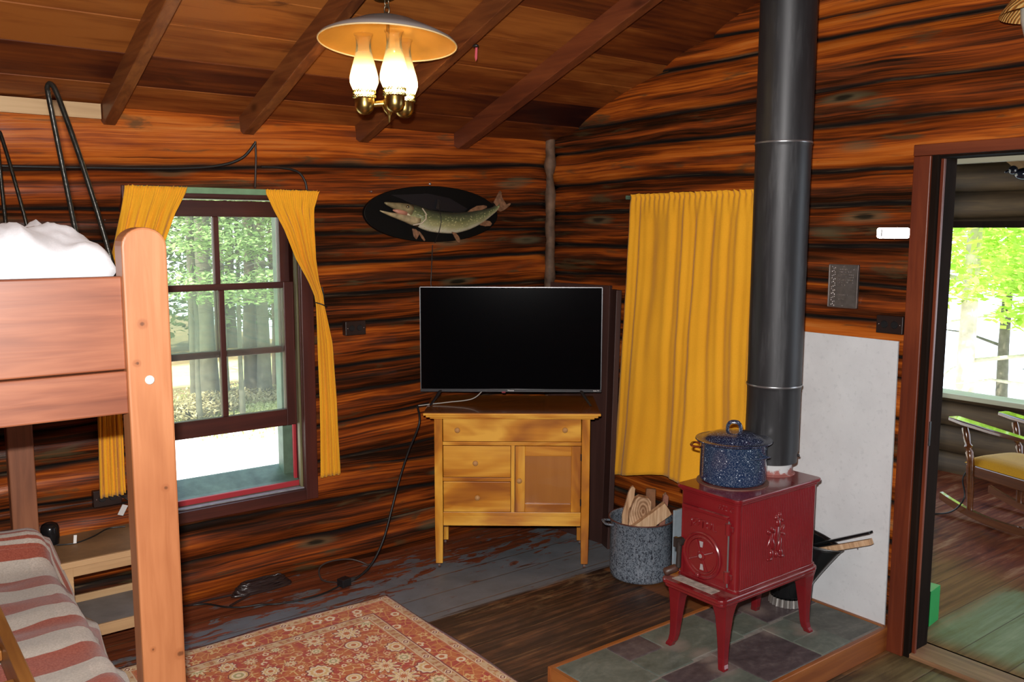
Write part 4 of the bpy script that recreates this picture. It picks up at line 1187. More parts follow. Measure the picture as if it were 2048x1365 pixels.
for (yy, zz) in ((-.06, 1.25), (-.05, 1.05), (-.09, .9)): mb.tube([(.07 + .04 * zz - .03, yy, zz), (.045 + .04 * zz - .03, yy - .03, zz - .004)], .0015, 5)
mb.build('nail', CHROME, BP)

# ================================================================== rug
def m_rug():
    b = NB('oriental_rug')
    p = b.obj()
    x, y, z = b.sep(p)
    HXr, HYr = 0.620, 0.90
    # distance in from the rug edge
    ex = b.mth('SUBTRACT', HXr, b.mth('ABSOLUTE', x))
    ey = b.mth('SUBTRACT', HYr, b.mth('ABSOLUTE', y))
    wob = b.mth('MULTIPLY', b.mth('SUBTRACT', b.noise(p, 9.0, 2.0), .5), .006)
    e = b.mth('ADD', b.mth('MINIMUM', ex, ey), wob)
    def motif(scale, petals, rmax, jit, off):
        v = b.vadd(b.vmul(p, (scale, scale, 0)), off)
        vo = b.n('ShaderNodeTexVoronoi', {'Vector': v, 'Scale': 1.0, 'Randomness': jit}, voronoi_dimensions='2D')
        dv = b.n('ShaderNodeVectorMath', operation='SUBTRACT')
        b.put(dv.inputs[0], v); b.put(dv.inputs[1], vo.outputs['Position'])
        dx, dy, _ = b.sep(dv.outputs[0])
        r = b.mth('SQRT', b.mth('ADD', b.mth('MULTIPLY', dx, dx), b.mth('MULTIPLY', dy, dy)))
        th = b.mth('ARCTAN2', dy, dx)
        rc = b.sep(vo.outputs['Color'])
        sz = b.mth('ADD', .48, b.mth('MULTIPLY', rc[0], .72))
        pr = b.mth('MULTIPLY', sz, b.mth('MULTIPLY', rmax, b.mth('ADD', .80, b.mth('MULTIPLY', b.mth('MULTIPLY', .30, rc[2]), b.mth('COSINE', b.mth('MULTIPLY', th, petals))))))
        q = b.mth('DIVIDE', r, pr)                # <1 inside the flower
        return q, rc
    RED, RUST, ORG, CRM, OLV, DRK, GLD = (.50, .050, .018), (.60, .15, .024), (.70, .30, .070), (.92, .74, .50), (.50, .42, .17), (.24, .032, .016), (.80, .52, .20)
    gn = b.noise(p, 22.0, 3.0)
    base = b.mix(b.smooth(gn, .40, .60), RED, RUST)
    vine = b.n('ShaderNodeTexVoronoi', {'Vector': b.vmul(p, (26, 26, 0)), 'Scale': 1.0}, voronoi_dimensions='2D', feature='DISTANCE_TO_EDGE')
    sw = b.noise(p, 40.0, 2.0)
    c = b.mix(b.mth('MULTIPLY', b.smooth(vine.outputs['Distance'], .10, .05), b.smooth(sw, .42, .55)), base, GLD)
    q3, r3 = motif(27, 5, .46, .9, (3.1, 1.7, 0))
    c = b.mix(b.mth('MULTIPLY', b.smooth(q3, 1.0, .85), b.smooth(r3[1], .35, .4)), c, b.mix(r3[2], CRM, ORG))
    c = b.mix(b.mth('MULTIPLY', b.smooth(q3, .42, .34), b.smooth(r3[1], .35, .4)), c, RED)
    q1, r1 = motif(8.2, 10, .43, .6, (0.3, .9, 0))
    fl = b.smooth(q1, 1.0, .94)
    inner = b.mix(b.smooth(r1[1], .45, .55), b.mix(b.smooth(q1, .8, .72), CRM, b.mix(b.smooth(q1, .55, .48), GLD, b.mix(b.smooth(q1, .35, .28), CRM, RUST))),
                  b.mix(b.smooth(q1, .78, .72), GLD, b.mix(b.smooth(q1, .58, .52), CRM, b.mix(b.smooth(q1, .30, .24), OLV, CRM))))
    c = b.mix(b.smooth(q1, 1.14, 1.08), c, DRK)
    c = b.mix(fl, c, inner)
    # main border
    bb = b.mix(b.smooth(gn, .42, .58), RED, RUST)
    q2, r2 = motif(15, 5, .47, .8, (1.3, 4.2, 0))
    bb = b.mix(b.smooth(vine.outputs['Distance'], .09, .04), bb, ORG)
    bb = b.mix(b.mth('MULTIPLY', b.smooth(q2, 1.0, .92), b.smooth(r2[1], .2, .25)), bb, b.mix(b.smooth(r2[2], .5, .55), CRM, GLD))
    bb = b.mix(b.mth('MULTIPLY', b.smooth(q2, .5, .42), b.smooth(r2[1], .2, .25)), bb, RUST)
    # guard stripes with little diamonds
    along = b.n('ShaderNodeMix', {0: b.smooth(b.mth('SUBTRACT', ex, ey), -.0005, .0005), 2: y, 3: x}, data_type='FLOAT').outputs[0]
    def guard(c0, lo, hi, per):
        u = b.mth('FRACT', b.mth('DIVIDE', along, per))
        du = b.mth('ABSOLUTE', b.mth('SUBTRACT', u, .5))
        dvv = b.mth('ABSOLUTE', b.mth('DIVIDE', b.mth('SUBTRACT', e, (lo + hi) / 2), (hi - lo)))
        dd = b.mth('ADD', b.mth('MULTIPLY', du, per / (hi - lo)), dvv)
        g = b.mix(b.smooth(b.mth('SINE', b.mth('MULTIPLY', along, 190.0)), .0, .4), (.62, .34, .13), (.50, .17, .06))
        g = b.mix(b.smooth(sw, .48, .56), g, (.70, .48, .26))
        g = b.mix(b.smooth(dd, .50, .46), g, CRM)
        g = b.mix(b.smooth(dd, .36, .32), g, DRK)
        g = b.mix(b.smooth(dd, .20, .16), g, CRM)
        rim = b.mth('MAXIMUM', b.smooth(dvv, .36, .39), 0.0)
        g = b.mix(rim, g, (.76, .55, .34))
        k = b.mth('MULTIPLY', b.smooth(e, lo - .001, lo + .001), b.smooth(e, hi + .001, hi - .001))
        return b.mix(k, c0, g)
    c = b.mix(b.smooth(e, .205, .203), c, bb)
    c = guard(c, .012, .052, .165)
    c = guard(c, .158, .202, .165)
    for q in (.055, .155, .206): c = b.mix(b.mth('MULTIPLY', b.smooth(e, q - .004, q - .002), b.smooth(e, q + .004, q + .002)), c, DRK if q == .155 else (.62, .20, .06))
    c = b.mix(b.smooth(e, .010, .008), c, (.20, .045, .035))
    pile = b.noise(p, 420.0, 2.0, .6)
    c = b.mix(b.mth('MULTIPLY', b.smooth(pile, .55, .3), .25), c, (.10, .03, .015))
    b.bump(pile, .4, .003)
    return b.set(col=c, rough=.92, spec=.08, sheen=.2)
mb = MB()
def rugf(a, c):
    x, y = lerp(-.62, .62, a), lerp(-.90, .90, c)
    zz = .008 + .0025 * nz(x * 3, y * 3)
    if c > .97: zz += .004 * (.5 + .5 * math.sin(x * 9)) * (c - .97) / .03
    return (x + .006 * math.sin(y * 7) * (abs(x) > .55), y + .008 * math.sin(x * 6 + 1) * (c > .9), zz)
mb.grid(rugf, 60, 90)
o = mb.build('rug', m_rug(), smooth=180, loc=(1.410, 2.742, 0))
md = o.modifiers.new('thickness', 'SOLIDIFY'); md.thickness = .007; md.offset = -1
tag(o, 'red and gold oriental rug with cream flowers on the floor', 'rug')

# ================================================================== hanging lamp
LSC = .98
LX, LY = 1.785 * LSC, 3.118 * LSC
LAMP = thing('hanging_lamp', 'brass hanging lamp with a wide shallow shade and three lit glass chimneys', 'lamp', (LX, LY, 1.76 + .414 * LSC))
LAMP.scale = (LSC, LSC, LSC)
BRASS = plain('antique_brass', (.42, .29, .09), .28, 1.0)
BRASSD = plain('dark_brass', (.14, .12, .035), .35, .9)
Z0 = 1.76 + .414 * LSC
zc = ceil_z(LY - .0)
mb = MB(); T = Matrix.Translation((-.014, .0, (ceil_z(LY) - Z0) / LSC - .002)) @ Matrix.Rotation(-math.atan(CS), 4, 'X')
mb.lathe([(.001, -.038), (.030, -.038), (.052, -.028), (.060, -.006), (.060, .002)], 28, M=T); mb.build('canopy', BRASSD, LAMP, smooth=50)
def ring_link(c, R, r, rot):
    mb = MB(); mb.tube([Matrix.Translation(c) @ rot @ Vector((R * .62 * math.cos(2 * PI * k / 20), 0, R * math.sin(2 * PI * k / 20))) for k in range(21)], r, 6, cap=False)
    return mb.build('chain_link', plain('chain', (.30, .24, .16), .3, .9) if 'chain' not in bpy.data.materials else bpy.data.materials['chain'], LAMP, smooth=180)
for k in range(4): ring_link((-.004, 0, .400 + .028 * k), .019, .0026, Matrix.Rotation(.4 + (PI / 2) * (k % 2), 4, 'Z'))
# shade: pale outside, gold inside
TILT = Matrix.Translation((-.002, 0, .302)) @ Matrix.Rotation(-.062, 4, Vector((.868, -.497, 0))) @ Matrix.Rotation(.04, 4, Vector((.497, .868, 0)))
profo = [(.268, .0), (.262, .012), (.225, .032), (.17, .056), (.115, .080), (.075, .093), (.04, .100), (.010, .101)]
mb = MB(); mb.lathe(profo, 64, M=TILT); sh = mb.build('shade', plain('shade_outside', (.30, .275, .265), .5), LAMP, smooth=60)
mb = MB(); mb.lathe([(r, z - .0025) for r, z in profo], 64, M=TILT)
mb.build('shade_lining', plain('shade_gold', (.46, .215, .035), .45, .3, var=.15, scale=6), sh, smooth=60)
mb = MB(); mb.tube([TILT @ Vector((.2665 * math.cos(2 * PI * k / 72), .2665 * math.sin(2 * PI * k / 72), 0)) for k in range(73)], .0032, 6, cap=False)
mb.build('rim', plain('shade_rim', (.75, .58, .32), .4), sh, smooth=180)
mb = MB(); mb.lathe([(.0001, .0), (.004, .006), (.006, .028), (.012, .040), (.020, .047), (.026, .062), (.026, .086), (.012, .096), (.006, .10), (.006, .40)], 24)
mb.build('stem', BRASS, LAMP, smooth=50)
BULBM = NB('bulb_glow'); BULBM.set(col=(1, 1, 1), emit=(1.0, .78, .42), estr=BULB)
CHIM = NB('lamp_chimney')
xz = CHIM.sep(CHIM.obj())
k = CHIM.smooth(xz[2], .29, .19)
trn = CHIM.n('ShaderNodeBsdfTransparent', {'Color': (1.0, .93, .76)})
tl = CHIM.n('ShaderNodeBsdfTranslucent', {'Color': (1.0, .88, .60)})
gls = CHIM.n('ShaderNodeBsdfGlossy', {'Roughness': .05})
m1 = CHIM.n('ShaderNodeMixShader', {0: CHIM.mth('ADD', .20, CHIM.mth('MULTIPLY', k, .45))})
CHIM.t.links.new(trn.outputs[0], m1.inputs[1]); CHIM.t.links.new(tl.outputs[0], m1.inputs[2])
m2 = CHIM.n('ShaderNodeMixShader', {0: CHIM.n('ShaderNodeFresnel', {'IOR': 1.35}).outputs[0]})
CHIM.t.links.new(m1.outputs[0], m2.inputs[1]); CHIM.t.links.new(gls.outputs[0], m2.inputs[2])
CHIM.t.links.new(m2.outputs[0], CHIM.o.inputs[0])
lat = Vector((.868, -.497, 0)); dep = Vector((.497, .868, 0))
for (la, de) in ((-.094, -.008), (.022, -.085), (.060, .078)):
    c = lat * la + dep * de
    ux = c.normalized()
    mb = MB(); mb.tube([ux * .018 + Vector((0, 0, .075)), ux * (c.length - .03) + Vector((0, 0, .070))], [.014, .012], 12); mb.build('arm', BRASS, LAMP, smooth=50)
    mb = MB(); mb.lathe([(.0001, .030), (.018, .033), (.031, .045), (.0375, .060), (.0385, .078), (.0385, .090), (.043, .094), (.030, .092)], 32, (c.x, c.y, 0)); cu = mb.build('cup', BRASS, LAMP, smooth=40)
    mb = MB()
    for q in range(22):
        a = 2 * PI * q / 22
        e = Vector((math.cos(a), math.sin(a), 0)); tt = Vector((-math.sin(a), math.cos(a), 0))
        o0 = c + e * .0425
        mb.tube([o0 + tt * (.0042 * math.cos(g)) + Vector((0, 0, .098 + .0045 * math.sin(g))) for g in [2 * PI * i / 8 for i in range(9)]], .0021, 4, cap=False)
        mb.tube([o0 + tt * (.0045 * math.cos(g)) + Vector((0, 0, .112 + .0095 * math.sin(g))) for g in [PI * i / 6 for i in range(7)]], .0021, 4, cap=False)
    mb.build('gallery', BRASSD, cu)
    prof = [(.034, .094), (.036, .108), (.047, .130), (.0555, .152), (.0555, .170), (.050, .196), (.041, .228), (.033, .258), (.029, .285), (.0285, .305), (.031, .322), (.037, .330), (.0375, .334)]
    mb = MB(); mb.lathe(prof, 32, (c.x, c.y, 0)); ch = mb.build('chimney', CHIM.m, LAMP, smooth=180); ch['label'] = 'glass hurricane chimney'
    mb = MB(); mb.lathe([(.0001, .094), (.012, .096), (.012, .112), (.018, .124), (.0195, .140), (.014, .165), (.006, .185), (.0001, .192)], 16, (c.x, c.y, 0)); mb.build('bulb', BULBM.m, LAMP, smooth=180)
# pink tag tacked under the third rafter
t = thing('hanging_tag', 'small pink tag hanging from a dark tack under the third rafter, right of the lamp', 'tag', (2.222, 3.145, 2.525))
mb = MB(); mb.sphere((-.004, 0, .0), .012, 8, (1, 1.3, .6)); mb.build('tack', BLACK, t, smooth=180)
mb = MB(); mb.prism([(-.004, 0), (.005, -.004), (.003, -.05), (-.003, -.062), (-.008, -.045)], -.001, .001, 'xzy'); mb.build('ribbon', plain('pink_ribbon', (.62, .10, .14), .6), t)

# ================================================================== hearth
HE = thing('hearth', 'low hearth platform of green and purple slate tiles in a wooden frame, under the stove', 'hearth', (2.76, 2.17, 0))
def hx(x): return x - 2.76
def hy(y): return y - 2.17
FRM = wood('hearth_frame', (.12, .030, .008), (.24, .070, .016), (.38, .13, .028), 'x', .4, 36, 4)
FRM_Y = wood('hearth_frame_side', (.12, .032, .008), (.24, .075, .016), (.36, .13, .028), 'y', .4, 36, 4)
X0, X1, Y0, Y1 = 2.076, 3.448, 1.868, 2.478
for nm, mt, q in (('frame_board', FRM, (X0, X1, Y0, Y0 + .020, 0, .101)), ('frame_board', FRM, (X0, X1, Y1 - .020, Y1, 0, .101)),
                  ('frame_board', FRM_Y, (X0, X0 + .020, Y0 + .02, Y1 - .02, 0, .101)), ('frame_board', FRM_Y, (X1 - .020, X1, Y0 + .02, Y1 - .02, 0, .101))):
    mb = MB(); mb.box(hx(q[0]), hx(q[1]), hy(q[2]), hy(q[3]), q[4], q[5]); mb.build(nm, mt, HE, bevel=.003)
mb = MB(); mb.box(hx(X0 + .02), hx(X1 - .02), hy(Y0 + .02), hy(Y1 - .02), .01, .0965); mb.build('grout_bed', plain('grout', (.23, .205, .18), .8, var=.3, scale=30, bump=.4), HE)
def m_slate():
    b = NB('slate')
    a = b.sep(b.attr('tl'))
    p = b.obj()
    v = b.vadd(p, b.comb(b.mth('MULTIPLY', a[1], 11.0), b.mth('MULTIPLY', a[1], 5.0), 0.0))
    n1 = b.noise(b.vmul(v, (7, 11, 7)), 1.0, 5.0, .65, .6)
    n2 = b.noise(v, 38.0, 4.0, .6)
    f = b.mth('ADD', b.mth('MULTIPLY', n1, .7), b.mth('MULTIPLY', n2, .3))
    g = b.ramp(f, [(.33, (.075, .088, .072)), (.52, (.125, .143, .118)), (.68, (.19, .205, .17))])
    pu = b.ramp(f, [(.33, (.042, .030, .033)), (.52, (.085, .063, .066)), (.68, (.15, .12, .115))])
    gr = b.ramp(f, [(.33, (.060, .062, .054)), (.52, (.105, .105, .09)), (.68, (.17, .165, .14))])
    c = b.mix(b.smooth(a[0], .2, .3), g, b.mix(b.smooth(a[0], .7, .8), gr, pu))
    # ash and dust around the stove feet
    dust = 0.0
    for (fx_, fy_) in ((-.165, .145), (-.165, -.115), (.37, -.10), (.37, .14), (-.13, .0), (.25, -.02)):
        dv = b.n('ShaderNodeVectorMath', operation='DISTANCE'); b.put(dv.inputs[0], p); b.put(dv.inputs[1], (fx_, fy_, .1))
        k = b.smooth(b.mth('ADD', dv.outputs['Value'], b.mth('MULTIPLY', b.mth('SUBTRACT', n1, .5), .16)), .085, .0)
        dust = k if isinstance(dust, float) else b.mth('MAXIMUM', dust, k)
    c = b.mix(b.mth('MULTIPLY', dust, .6), c, (.33, .26, .22))
    b.bump(f, .35, .004)
    return b.set(col=c, rough=.55, spec=.35)
mb = MB()
Gn, Pu, Gr = 0.0, 1.0, 0.5
tiles = [(2.10, 2.36, 2.16, 2.455, Gn), (2.36, 2.548, 2.318, 2.455, Pu), (2.36, 2.56, 2.165, 2.318, Gn), (2.548, 2.885, 2.178, 2.455, Gn), (2.885, 3.07, 2.335, 2.455, Pu), (2.885, 3.07, 2.19, 2.335, Gn),
         (3.07, 3.425, 2.205, 2.455, Pu), (2.36, 2.655, 2.027, 2.160, Pu), (2.36, 2.655, 1.892, 2.027, Gn), (2.655, 3.0, 1.892, 2.172, Pu), (3.0, 3.16, 2.032, 2.188, Gn), (3.0, 3.20, 1.892, 2.032, Gn),
         (3.16, 3.425, 1.90, 2.200, Gr), (2.10, 2.36, 2.03, 2.155, Gn), (2.10, 2.36, 1.892, 2.03, Pu)]
for i, (a, c, d, e, k) in enumerate(tiles):
    mb.at = (k, i * .37, 0); g = .0035
    mb.box(hx(a + g), hx(c - g), hy(d + g), hy(e - g), .09, .1005 + .0006 * (i % 3))
mb.build('slate_tiles', m_slate(), HE, attr='tl', bevel=.0015)

# ================================================================== wood stove
def enamel(name, col, var=.12):
    b = NB(name)
    n = b.noise(b.obj(), 7.0, 5.0, .65)
    n2 = b.noise(b.obj(), 90.0, 3.0, .6)
    c = b.ramp(n, [(.3, tuple(x * (1 - var) for x in col)), (.7, tuple(min(1, x * (1 + var)) for x in col))])
    gz = b.n('ShaderNodeNewGeometry')
    up = b.sep(gz.outputs['Normal'])[2]
    dst = b.mth('MULTIPLY', b.mth('MULTIPLY', b.smooth(up, .5, .9), b.smooth(n, .40, .62)), .35)
    c = b.mix(dst, c, (.34, .22, .19))
    b.bump(n2, .05, .002)
    return b.set(col=c, rough=.26, spec=.5, coat=.35)
ENA = enamel('red_enamel', (.165, .0075, .011))
ST = thing('wood_stove', 'small dark red enamelled cast iron wood stove standing on the slate hearth', 'stove', (2.888, 2.187, .1005), 0)
# local frame: x along the stove (door at -x), y across
def rbox(mb, x0, x1, y0, y1, z0, z1, r, n=5):
    pts = []
    for (cx, cy, a0) in ((x1 - r, y1 - r, 0), (x0 + r, y1 - r, PI / 2), (x0 + r, y0 + r, PI), (x1 - r, y0 + r, 1.5 * PI)):
        for k in range(n + 1):
            a = a0 + (PI / 2) * k / n
            pts.append((cx + r * math.cos(a), cy + r * math.sin(a)))
    mb.prism(pts, z0, z1, 'xyz')
mb = MB(); rbox(mb, -.268, .272, -.157, .157, .645, .660, .024); mb.build('top_plate', ENA, ST, bevel=.004)
mb = MB(); mb.lathe([(.142, .660), (.142, .663), (.126, .663), (.125, .661)], 40, (-.063, .036, 0)); mb.build('cooking_ring', plain('ring_iron', (.15, .075, .055), .5, var=.3), ST, smooth=40)
mb = MB(); rbox(mb, -.250, .258, -.143, .143, .288, .646, .020); bd = mb.build('body', ENA, ST, smooth=50)
mb = MB(); rbox(mb, -.256, .263, -.149, .149, .634, .646, .022); mb.build('upper_moulding', ENA, bd, bevel=.003)
mb = MB(); rbox(mb, -.256, .263, -.149, .149, .288, .302, .022); mb.build('lower_moulding', ENA, bd, bevel=.003)
for s in (-1, 1):
    mb = MB(); nfl = 42
    vs, fs = [], []
    M_ = nfl * 6
    for i in range(M_ + 1):
        x = lerp(-.226, .236, i / M_)
        q = .0042 * abs(math.sin(PI * i / 6)) ** .7
        for z in (.303, .633): vs.append((x, s * (.1435 + q), z))
    for i in range(M_): fs.append((2 * i, 2 * i + 2, 2 * i + 3, 2 * i + 1))
    mb.add(vs, fs)
    f_ = mb.build('fluted_side', ENA, bd, smooth=70)
    # low relief ornament in the middle of the side
    mb = MB()
    for (cx, cz, rx, rz, rt) in ((.01, .425, .020, .045, .2), (.018, .478, .015, .018, 0), (.036, .488, .013, .007, .5), (.004, .505, .012, .010, -.4), (.022, .512, .010, .012, .3), (-.016, .455, .020, .009, .7), (.042, .452, .021, .008, -.5), (.052, .425, .016, .006, .4),
                                 (-.012, .395, .014, .026, -.35), (.030, .385, .012, .030, .3), (-.020, .355, .012, .018, .1), (.040, .350, .012, .016, -.2), (-.030, .335, .018, .008, .0), (.046, .332, .020, .008, .2), (-.034, .415, .008, .034, .5), (-.042, .450, .014, .008, .9), (.012, .345, .010, .012, 0)):
        mb.lathe([(math.sin(PI * k / 8) + 1e-4, -math.cos(PI * k / 8)) for k in range(9)], 12, M=Matrix.Translation((cx - .024, s * .146, .472 + (cz - .425) * .95)) @ Matrix.Rotation(rt, 4, 'Y') @ Matrix.Diagonal((rx, .010, rz, 1)))
    mb.build('relief', ENA, f_, smooth=180)
# base plate with ash shelf
mb = MB(); rbox(mb, -.345, .274, -.157, .157, .270, .289, .030); bp = mb.build('base_plate', ENA, ST, bevel=.005)
mb = MB(); rbox(mb, -.337, .268, -.151, .151, .256, .271, .028); mb.build('base_skirt', ENA, bp, bevel=.004)
mb = MB(); mb.box(-.318, -.268, -.085, .115, .287, .2902); mb.build('ash', plain('wood_ash', (.36, .31, .27), .9, var=.5, scale=45, bump=.5), bp)
# door on the front end
DX = -.250
mb = MB(); mb.box(DX - .009, DX + .004, -.104, .120, .300, .580); dr = mb.build('door', ENA, ST, bevel=.004)
mb = MB(); mb.box(DX - .017, DX, -.106, .120, .572, .586); mb.box(DX - .0115, DX, .114, .124, .300, .580); mb.box(DX - .0115, DX, -.108, -.100, .300, .576); mb.box(DX - .0115, DX, -.104, .122, .294, .302); mb.build('door_rim', ENA, dr, bevel=.003)
MX = Matrix.Translation((DX - .009, .014, .400)) @ Matrix.Rotation(-PI / 2, 4, 'Y')     # z of the lathe points to -x
mb = MB(); mb.lathe([(.093, .0), (.094, .006), (.090, .010), (.084, .008), (.081, .003), (.076, .003), (.074, .007), (.069, .007), (.067, .002), (.066, .0)], 48, M=MX); mb.build('vent_ring', ENA, dr, smooth=40)
mb = MB(); mb.lathe([(.0665, .001), (.0665, .004), (.018, .006), (.018, .010), (.010, .013), (.0001, .013)], 40, M=MX)
for k in range(4):
    a = .45 + k * PI / 2
    mb.tube([MX @ Vector((.014 * math.cos(a), .014 * math.sin(a), .007)), MX @ Vector((.066 * math.cos(a), .066 * math.sin(a), .006))], .0032, 6)
wh = mb.build('vent_wheel', ENA, dr, smooth=40)
mb = MB()
for a0 in (.05, PI + .05):
    vs = [MX @ Vector((r * math.cos(a0 + q), r * math.sin(a0 + q), .0062)) for r, q in ((.034, -.17), (.058, -.17), (.058, .17), (.034, .17))]
    mb.add(vs, [(0, 1, 2, 3)])
mb.build('vent_opening', plain('vent_grey', (.33, .30, .31), .6), wh)
mb = MB(); mb.lathe([(.0001, .0145), (.008, .0145), (.009, .012)], 12, M=MX); mb.build('vent_screw', plain('screw_grey', (.30, .25, .25), .5), wh)
mb = MB(); mb.sphere(tuple(MX @ Vector((-.080, .012, .010))), .010, 8); mb.build('vent_knob', ENA, wh, smooth=180)
for zz in (.352, .540):
    mb = MB(); mb.tube([(DX - .014, -.110, zz - .022), (DX - .014, -.110, zz + .022)], .0115, 14); mb.box(DX - .016, DX - .004, -.112, -.090, zz - .012, zz + .012); mb.box(DX - .012, DX, -.128, -.110, zz - .008, zz + .008)
    mb.build('hinge', ENA, dr, smooth=40)
mb = MB(); mb.tube([(DX - .010, -.110, .31), (DX - .010, -.110, .57)], .0035, 8); mb.build('hinge_pin', plain('pin', (.12, .10, .10), .5), dr)
RELIEF = Matrix.Rotation(PI / 2, 4, 'X')
Rf = Matrix.Rotation(-PI / 2, 4, 'Z') @ Matrix.Rotation(PI / 2, 4, 'X')
text_part('lettering', 'JØTUL', .046, .0045, ENA, dr, Matrix.Translation((DX - .0095, .014, .524)) @ Rf)
text_part('lettering', '602 C', .030, .0035, ENA, bd, Matrix.Translation((DX - .001, -.086, .611)) @ Rf)
IRONB = plain('latch_iron', (.045, .036, .033), .45, .5, var=.3)
mb = MB()
mb.box(DX - .010, DX + .006, .130, .165, .392, .432)
mb.tube([(DX - .022, .121, .428), (DX - .024, .121, .38), (DX - .026, .121, .325)], [.012, .010, .011], 10)
mb.lathe([(.0001, .012), (.016, .011), (.018, .004), (.018, -.012)], 16, M=Matrix.Translation((DX - .020, .121, .428)) @ Matrix.Rotation(-PI / 2, 4, 'Y'))
la = mb.build('latch', IRONB, dr, smooth=50)
mb = MB(); mb.lathe([(.0001, -.004), (.011, -.002), (.0165, .006), (.0165, .034), (.0175, .048), (.012, .056), (.0001, .058)], 16, M=Matrix.Translation((DX - .026, .128, .320)) @ Vector((-.80, .55, -.40)).to_track_quat('Z', 'Y').to_matrix().to_4x4())
mb.build('handle', plain('latch_handle', (.060, .024, .016), .45, var=.3), la, smooth=50)
# cabriole legs
def sleg(x, y, sx, sy):
    mb = MB(); secs = []
    prof = [(.272, .0, .060, .0), (.245, .0, .050, .0), (.205, .0, .042, .0), (.14, .0, .037, .0), (.08, .001, .033, 0), (.045, .003, .031, 0), (.022, .007, .030, 0), (.010, .013, .030, 0), (.0, .015, .029, 0)]
    vs = []
    for (z, o_, w_, _) in prof:
        cx, cy = x + sx * o_, y + sy * o_
        h = w_ / 2
        i_ = max(0, (w_ - .034))
        # inner side bracket spreads under the plate
        xa, xb = (cx - h - (i_ if sx > 0 else 0), cx + h + (i_ if sx < 0 else 0))
        ya, yb = (cy - h - (i_ if sy > 0 else 0), cy + h + (i_ if sy < 0 else 0))
        vs += [(xa, ya, z), (xb, ya, z), (xb, yb, z), (xa, yb, z)]
    fs = [(0, 1, 2, 3), tuple(len(vs) - 4 + q for q in (3, 2, 1, 0))]
    for k in range(len(prof) - 1):
        for q in range(4):
            a, c = k * 4 + q, k * 4 + (q + 1) % 4
            fs.append((a, a + 4, c + 4, c))
    mb.add(vs, fs)
    mb.build('leg', ENA, ST, bevel=.004)
sleg(-.285, .118, -1, 1); sleg(-.285, -.122, -1, -1); sleg(.232, .118, 1, 1); sleg(.232, -.122, 1, -1)
PX, PY = .182, .033
mb = MB(); mb.lathe([(.098, .660), (.092, .664), (.085, .666), (.083, .725)], 40, (PX, PY, 0))
cp = NB('flue_cement'); nn = cp.noise(cp.obj(), 16, 5, .7)
hz_ = cp.sep(cp.obj())[2]
kk = cp.smooth(cp.mth('ADD', hz_, cp.mth('MULTIPLY', cp.mth('SUBTRACT', nn, .5), .10)), .688, .672)
mb.build('flue_collar', cp.set(col=cp.mix(kk, (.50, .50, .50), (.30, .10, .085)), rough=.75), ST, smooth=50)

# ================================================================== stovepipe
SPX, SPY = 2.888 + PX, 2.187 + PY
PIPEM = NB('stovepipe_black'); n_ = PIPEM.noise(PIPEM.vmul(PIPEM.obj(), (20, 20, 2.2)), 1.0, 5, .65)
PIPEM.bump(n_, .06, .003)
PIPEM.set(col=PIPEM.ramp(n_, [(.3, (.020, .020, .022)), (.55, (.030, .030, .033)), (.72, (.065, .066, .070))]), rough=PIPEM.mth('ADD', .33, PIPEM.mth('MULTIPLY', n_, .25)), metal=.35, spec=.5)
SP = thing('stovepipe', 'tall black metal stovepipe rising from the stove through the ceiling', 'stovepipe', (SPX, SPY, .808))
mb = MB(); R1 = .1075
mb.lathe([(R1 - .012, .0), (R1 - .004, .004), (R1 - .003, .055), (R1, .058)], 48); mb.build('end_ring', PIPEM.m, SP, smooth=40)
zz = [.050, .325, 1.30, 2.09]
for i in range(3):
    mb = MB(); r = R1 + .0012 * i
    mb.lathe([(r, zz[i]), (r, zz[i + 1] - .022), (r + .0012, zz[i + 1] - .018), (r + .0012, zz[i + 1] - .010), (r + .0035, zz[i + 1] - .006), (r + .0035, zz[i + 1]), (r + .001, zz[i + 1] + .003)], 48)
    mb.build('pipe_section', PIPEM.m, SP, smooth=40)
    if i < 2:
        mb = MB(); mb.lathe([(r + .0038, zz[i + 1] - .004), (r + .0050, zz[i + 1]), (r + .0038, zz[i + 1] + .003)], 48)
        mb.build('seam_ring', plain('seam_steel', (.30, .30, .31), .3, .8) if i == 0 else bpy.data.materials['seam_steel'], SP, smooth=60)
for a in (-1.0, 2.2):
    mb = MB(); mb.sphere((R1 * math.cos(a), R1 * math.sin(a), .03), .006, 6); mb.build('screw', PIPEM.m, SP, smooth=180)

# ================================================================== enamel pot on the stove
def m_speckle(name, base, spk, scale, lo):
    b = NB(name)
    p = b.obj()
    vo = b.n('ShaderNodeTexVoronoi', {'Vector': p, 'Scale': scale})
    rc = b.sep(vo.outputs['Color'])
    th = b.mth('MULTIPLY', b.mth('POWER', rc[0], 2.5), lo)
    k = b.smooth(b.mth('SUBTRACT', vo.outputs['Distance'], th), .05, .0)
    k = b.mth('MULTIPLY', k, b.smooth(rc[1], .25, .35))
    n = b.noise(p, 260.0, 2.0, .6)
    c = b.mix(b.mth('MULTIPLY', b.smooth(n, .48, .68), .30), base, spk)
    c = b.mix(k, c, spk)
    return b.set(col=c, rough=.16, spec=.5, coat=.3)
BLUE = m_speckle('blue_speckle', (.007, .024, .070), (.42, .50, .58), 120.0, .34)
BLUED = m_speckle('blue_speckle_dark', (.006, .012, .042), (.42, .48, .58), 110.0, .30)
POTX, POTY, POTZ = 2.826, 2.224, .7635
PT = thing('stockpot', 'dark blue speckled enamel stockpot with lid, standing on the red stove', 'pot', (POTX, POTY, POTZ))
mb = MB(); mb.lathe([(.0001, .0), (.116, .0), (.127, .006), (.131, .016), (.1315, .158), (.136, .163), (.1315, .166)], 56); mb.build('body', BLUE, PT, smooth=50)
